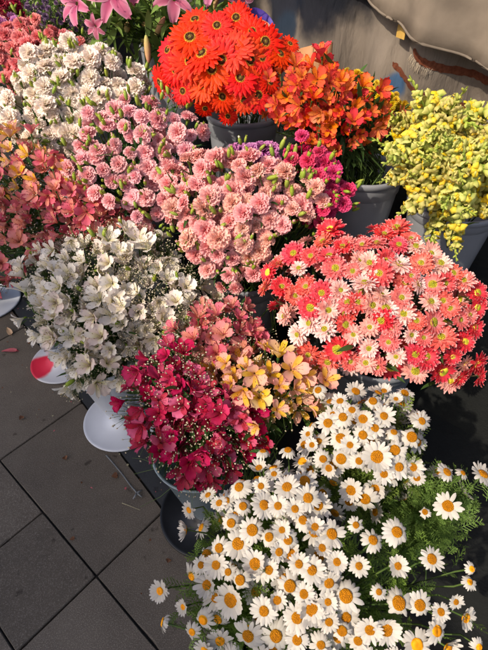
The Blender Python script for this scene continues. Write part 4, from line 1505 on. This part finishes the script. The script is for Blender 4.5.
litter('fallen_petal', 'pink petal lying on the pavement at the left edge', 'petal', 2, 352, .075, .012, .1, 'petalpink')
litter('fallen_petal', 'pale cream petal lying next to the kerb by the leftmost vase foot', 'petal', 7, 328, .07, .011, -.9, 'wax')
litter('dead_leaf', 'brown dead leaf on the pavement beside the kerb below the white vase', 'leaf', 112, 477, .022, .012, .3, 'deadleaf')
litter('dead_leaf', 'small dark brown leaf on the slab nearest the left edge', 'leaf', 20, 420, .018, .01, 1.2, 'deadleaf')
litter('dead_leaf', 'tiny brown leaf scrap in the middle of the large slab', 'leaf', 66, 460, .016, .009, 2.2, 'deadleaf')
litter('dead_leaf', 'brown leaf fragment near the crossing of the slab joints', 'leaf', 70, 540, .016, .006, .4, 'deadleaf')
litter('dead_leaf', 'rust coloured leaf on the dark floor right of the daisies', 'leaf', 468, 402, .02, .01, .4, 'deadleaf')
litter('dead_leaf', 'brown petal scrap beside the dark kerb left of the loose daisy', 'leaf', 168, 563, .013, .008, 1.4, 'deadleaf')


def strand(name, label, cat, pts, r, mat):
    b = MB()
    P_ = [at_z(x, y, z) for x, y, z in pts]
    tube(b, P_, r, r * .6, 5)
    o = link(name, b.mesh(name, [M[mat]]))
    o['label'] = label
    o['category'] = cat


bm_ = MB()
random.seed(77)
for _ in range(150):
    a_ = random.uniform(-2.6, .3)
    n_ = kerb_n(a_) + .04 + random.gauss(0, .14)
    p = A * a_ + N * n_ + Vector((0, 0, .006))
    L = random.uniform(.003, .010)
    leaf_mb(bm_, p, Vector((random.gauss(0, 1), random.gauss(0, 1), .05)), L, L * random.uniform(.15, .45), random.choice((0, 0, 1, 2)), -.5)
link('plant_crumbs', bm_.mesh('plant_crumbs', [M['deadleaf'], M['petalpink'], M['straw']]), kind='stuff')
o = bpy.data.objects['plant_crumbs']
o['label'] = 'crumbs of leaf and petal scattered over the kerb and the slabs beside it'
o['category'] = 'litter'
strand('straw', 'pale straw lying on the slab beside the kerb', 'straw', [(122, 503, .006), (130, 506, .009), (140, 510, .006)], .0013, 'straw')
strand('plant_stalk', 'thin green stalk sticking out over the kerb, upper one', 'stalk', [(165, 466, .12), (150, 470, .06), (134, 474, .02)], .001, 'stem')
strand('plant_stalk', 'thin green stalk lying across the kerb beside the ribbon', 'stalk', [(172, 487, .06), (160, 497, .03), (140, 507, .01)], .001, 'stem')
strand('plant_stalk', 'short pale stalk from the milky vase towards the white foot', 'stalk', [(155, 464, .16), (142, 459, .10), (132, 458, .06)], .0008, 'stem')
rb = MB()
root = thing('ribbon', 'grey ribbon with a knotted end lying along the kerb edge', 'ribbon', at_z(137, 492, .006))
ps = [at_z(x, y, .0062) for x, y in ((106, 455), (114, 464), (123, 475), (131, 486), (137, 493))]
for i in range(len(ps) - 1):
    s = A.cross(Vector((0, 0, 1))).normalized() * .0025
    rb.add([ps[i] - s, ps[i] + s, ps[i + 1] + s, ps[i + 1] - s], [(0, 1, 2, 3)])
for d in ((-4, 6), (5, 4), (-3, -4), (5, -3)):
    e = at_z(137 + d[0], 493 + d[1], .010)
    tube(rb, [at_z(137, 493, .012), e.lerp(at_z(137, 493, .02), .5), e], .004, .002, 5)
o = link('ribbon_strip', rb.mesh('ribbon_strip', [M['ribbon']]), root)
sm = o.modifiers.new('thick', 'SOLIDIFY'); sm.thickness = .001

# ------------------------------------------------------------------ added unseen parasol behind the viewer's left shoulder; its shade lies on the pavement
PZ = 2.9


def up_sun(p):
    return p + SUN * ((PZ - p.z) / SUN.z)


e0, e1 = up_sun(at(56, 205, 1.42)), up_sun(at(250, 520, 1.0))  # canopy edge set back along the sun from the wanted shadow line
d = (e1 - e0).normalized()
perp = Vector((-d.y, d.x, 0))
if perp.x > 0:
    perp = -perp
c0, c1 = e0 - d * .30, e1 + d * 2.2
corners = [c0, c1, c1 + perp * 3.0, c0 + perp * 3.0]
ctr = sum(corners, Vector()) / 4
M['blocker'] = simple_mat('beige canopy', '8c8474', '989080', 6, .9)
M['pole'] = simple_mat('pole', '6c6c6c', '808080', 10, .4, metal=.8)
proot = thing('shade_blocker', 'added unseen square parasol shading the pavement', 'blocker', Vector((ctr.x, ctr.y, 0)))
cb = MB()
cb.add(corners + [ctr + Vector((0, 0, .7))] + [c - Vector((0, 0, .02)) for c in corners], [(0, 1, 4), (1, 2, 4), (2, 3, 4), (3, 0, 4), (0, 1, 6, 5), (1, 2, 7, 6), (2, 3, 8, 7), (3, 0, 5, 8)])
link('canopy', cb.mesh('canopy', [M['blocker']], smooth=False), proot)
pb = MB()
tube(pb, [Vector((ctr.x, ctr.y, 0.02)), Vector((ctr.x, ctr.y, 2)), Vector((ctr.x, ctr.y, PZ + .66))], .03, .03, 12)
link('pole', pb.mesh('pole', [M['pole']]), proot)
for c in corners:
    rb_ = MB()
    tube(rb_, [ctr + Vector((0, 0, .62)), c.lerp(ctr, .5) + Vector((0, 0, .30)), c + Vector((0, 0, -.01))], .01, .01, 6)
    link('rib', rb_.mesh('rib', [M['pole']]), proot)
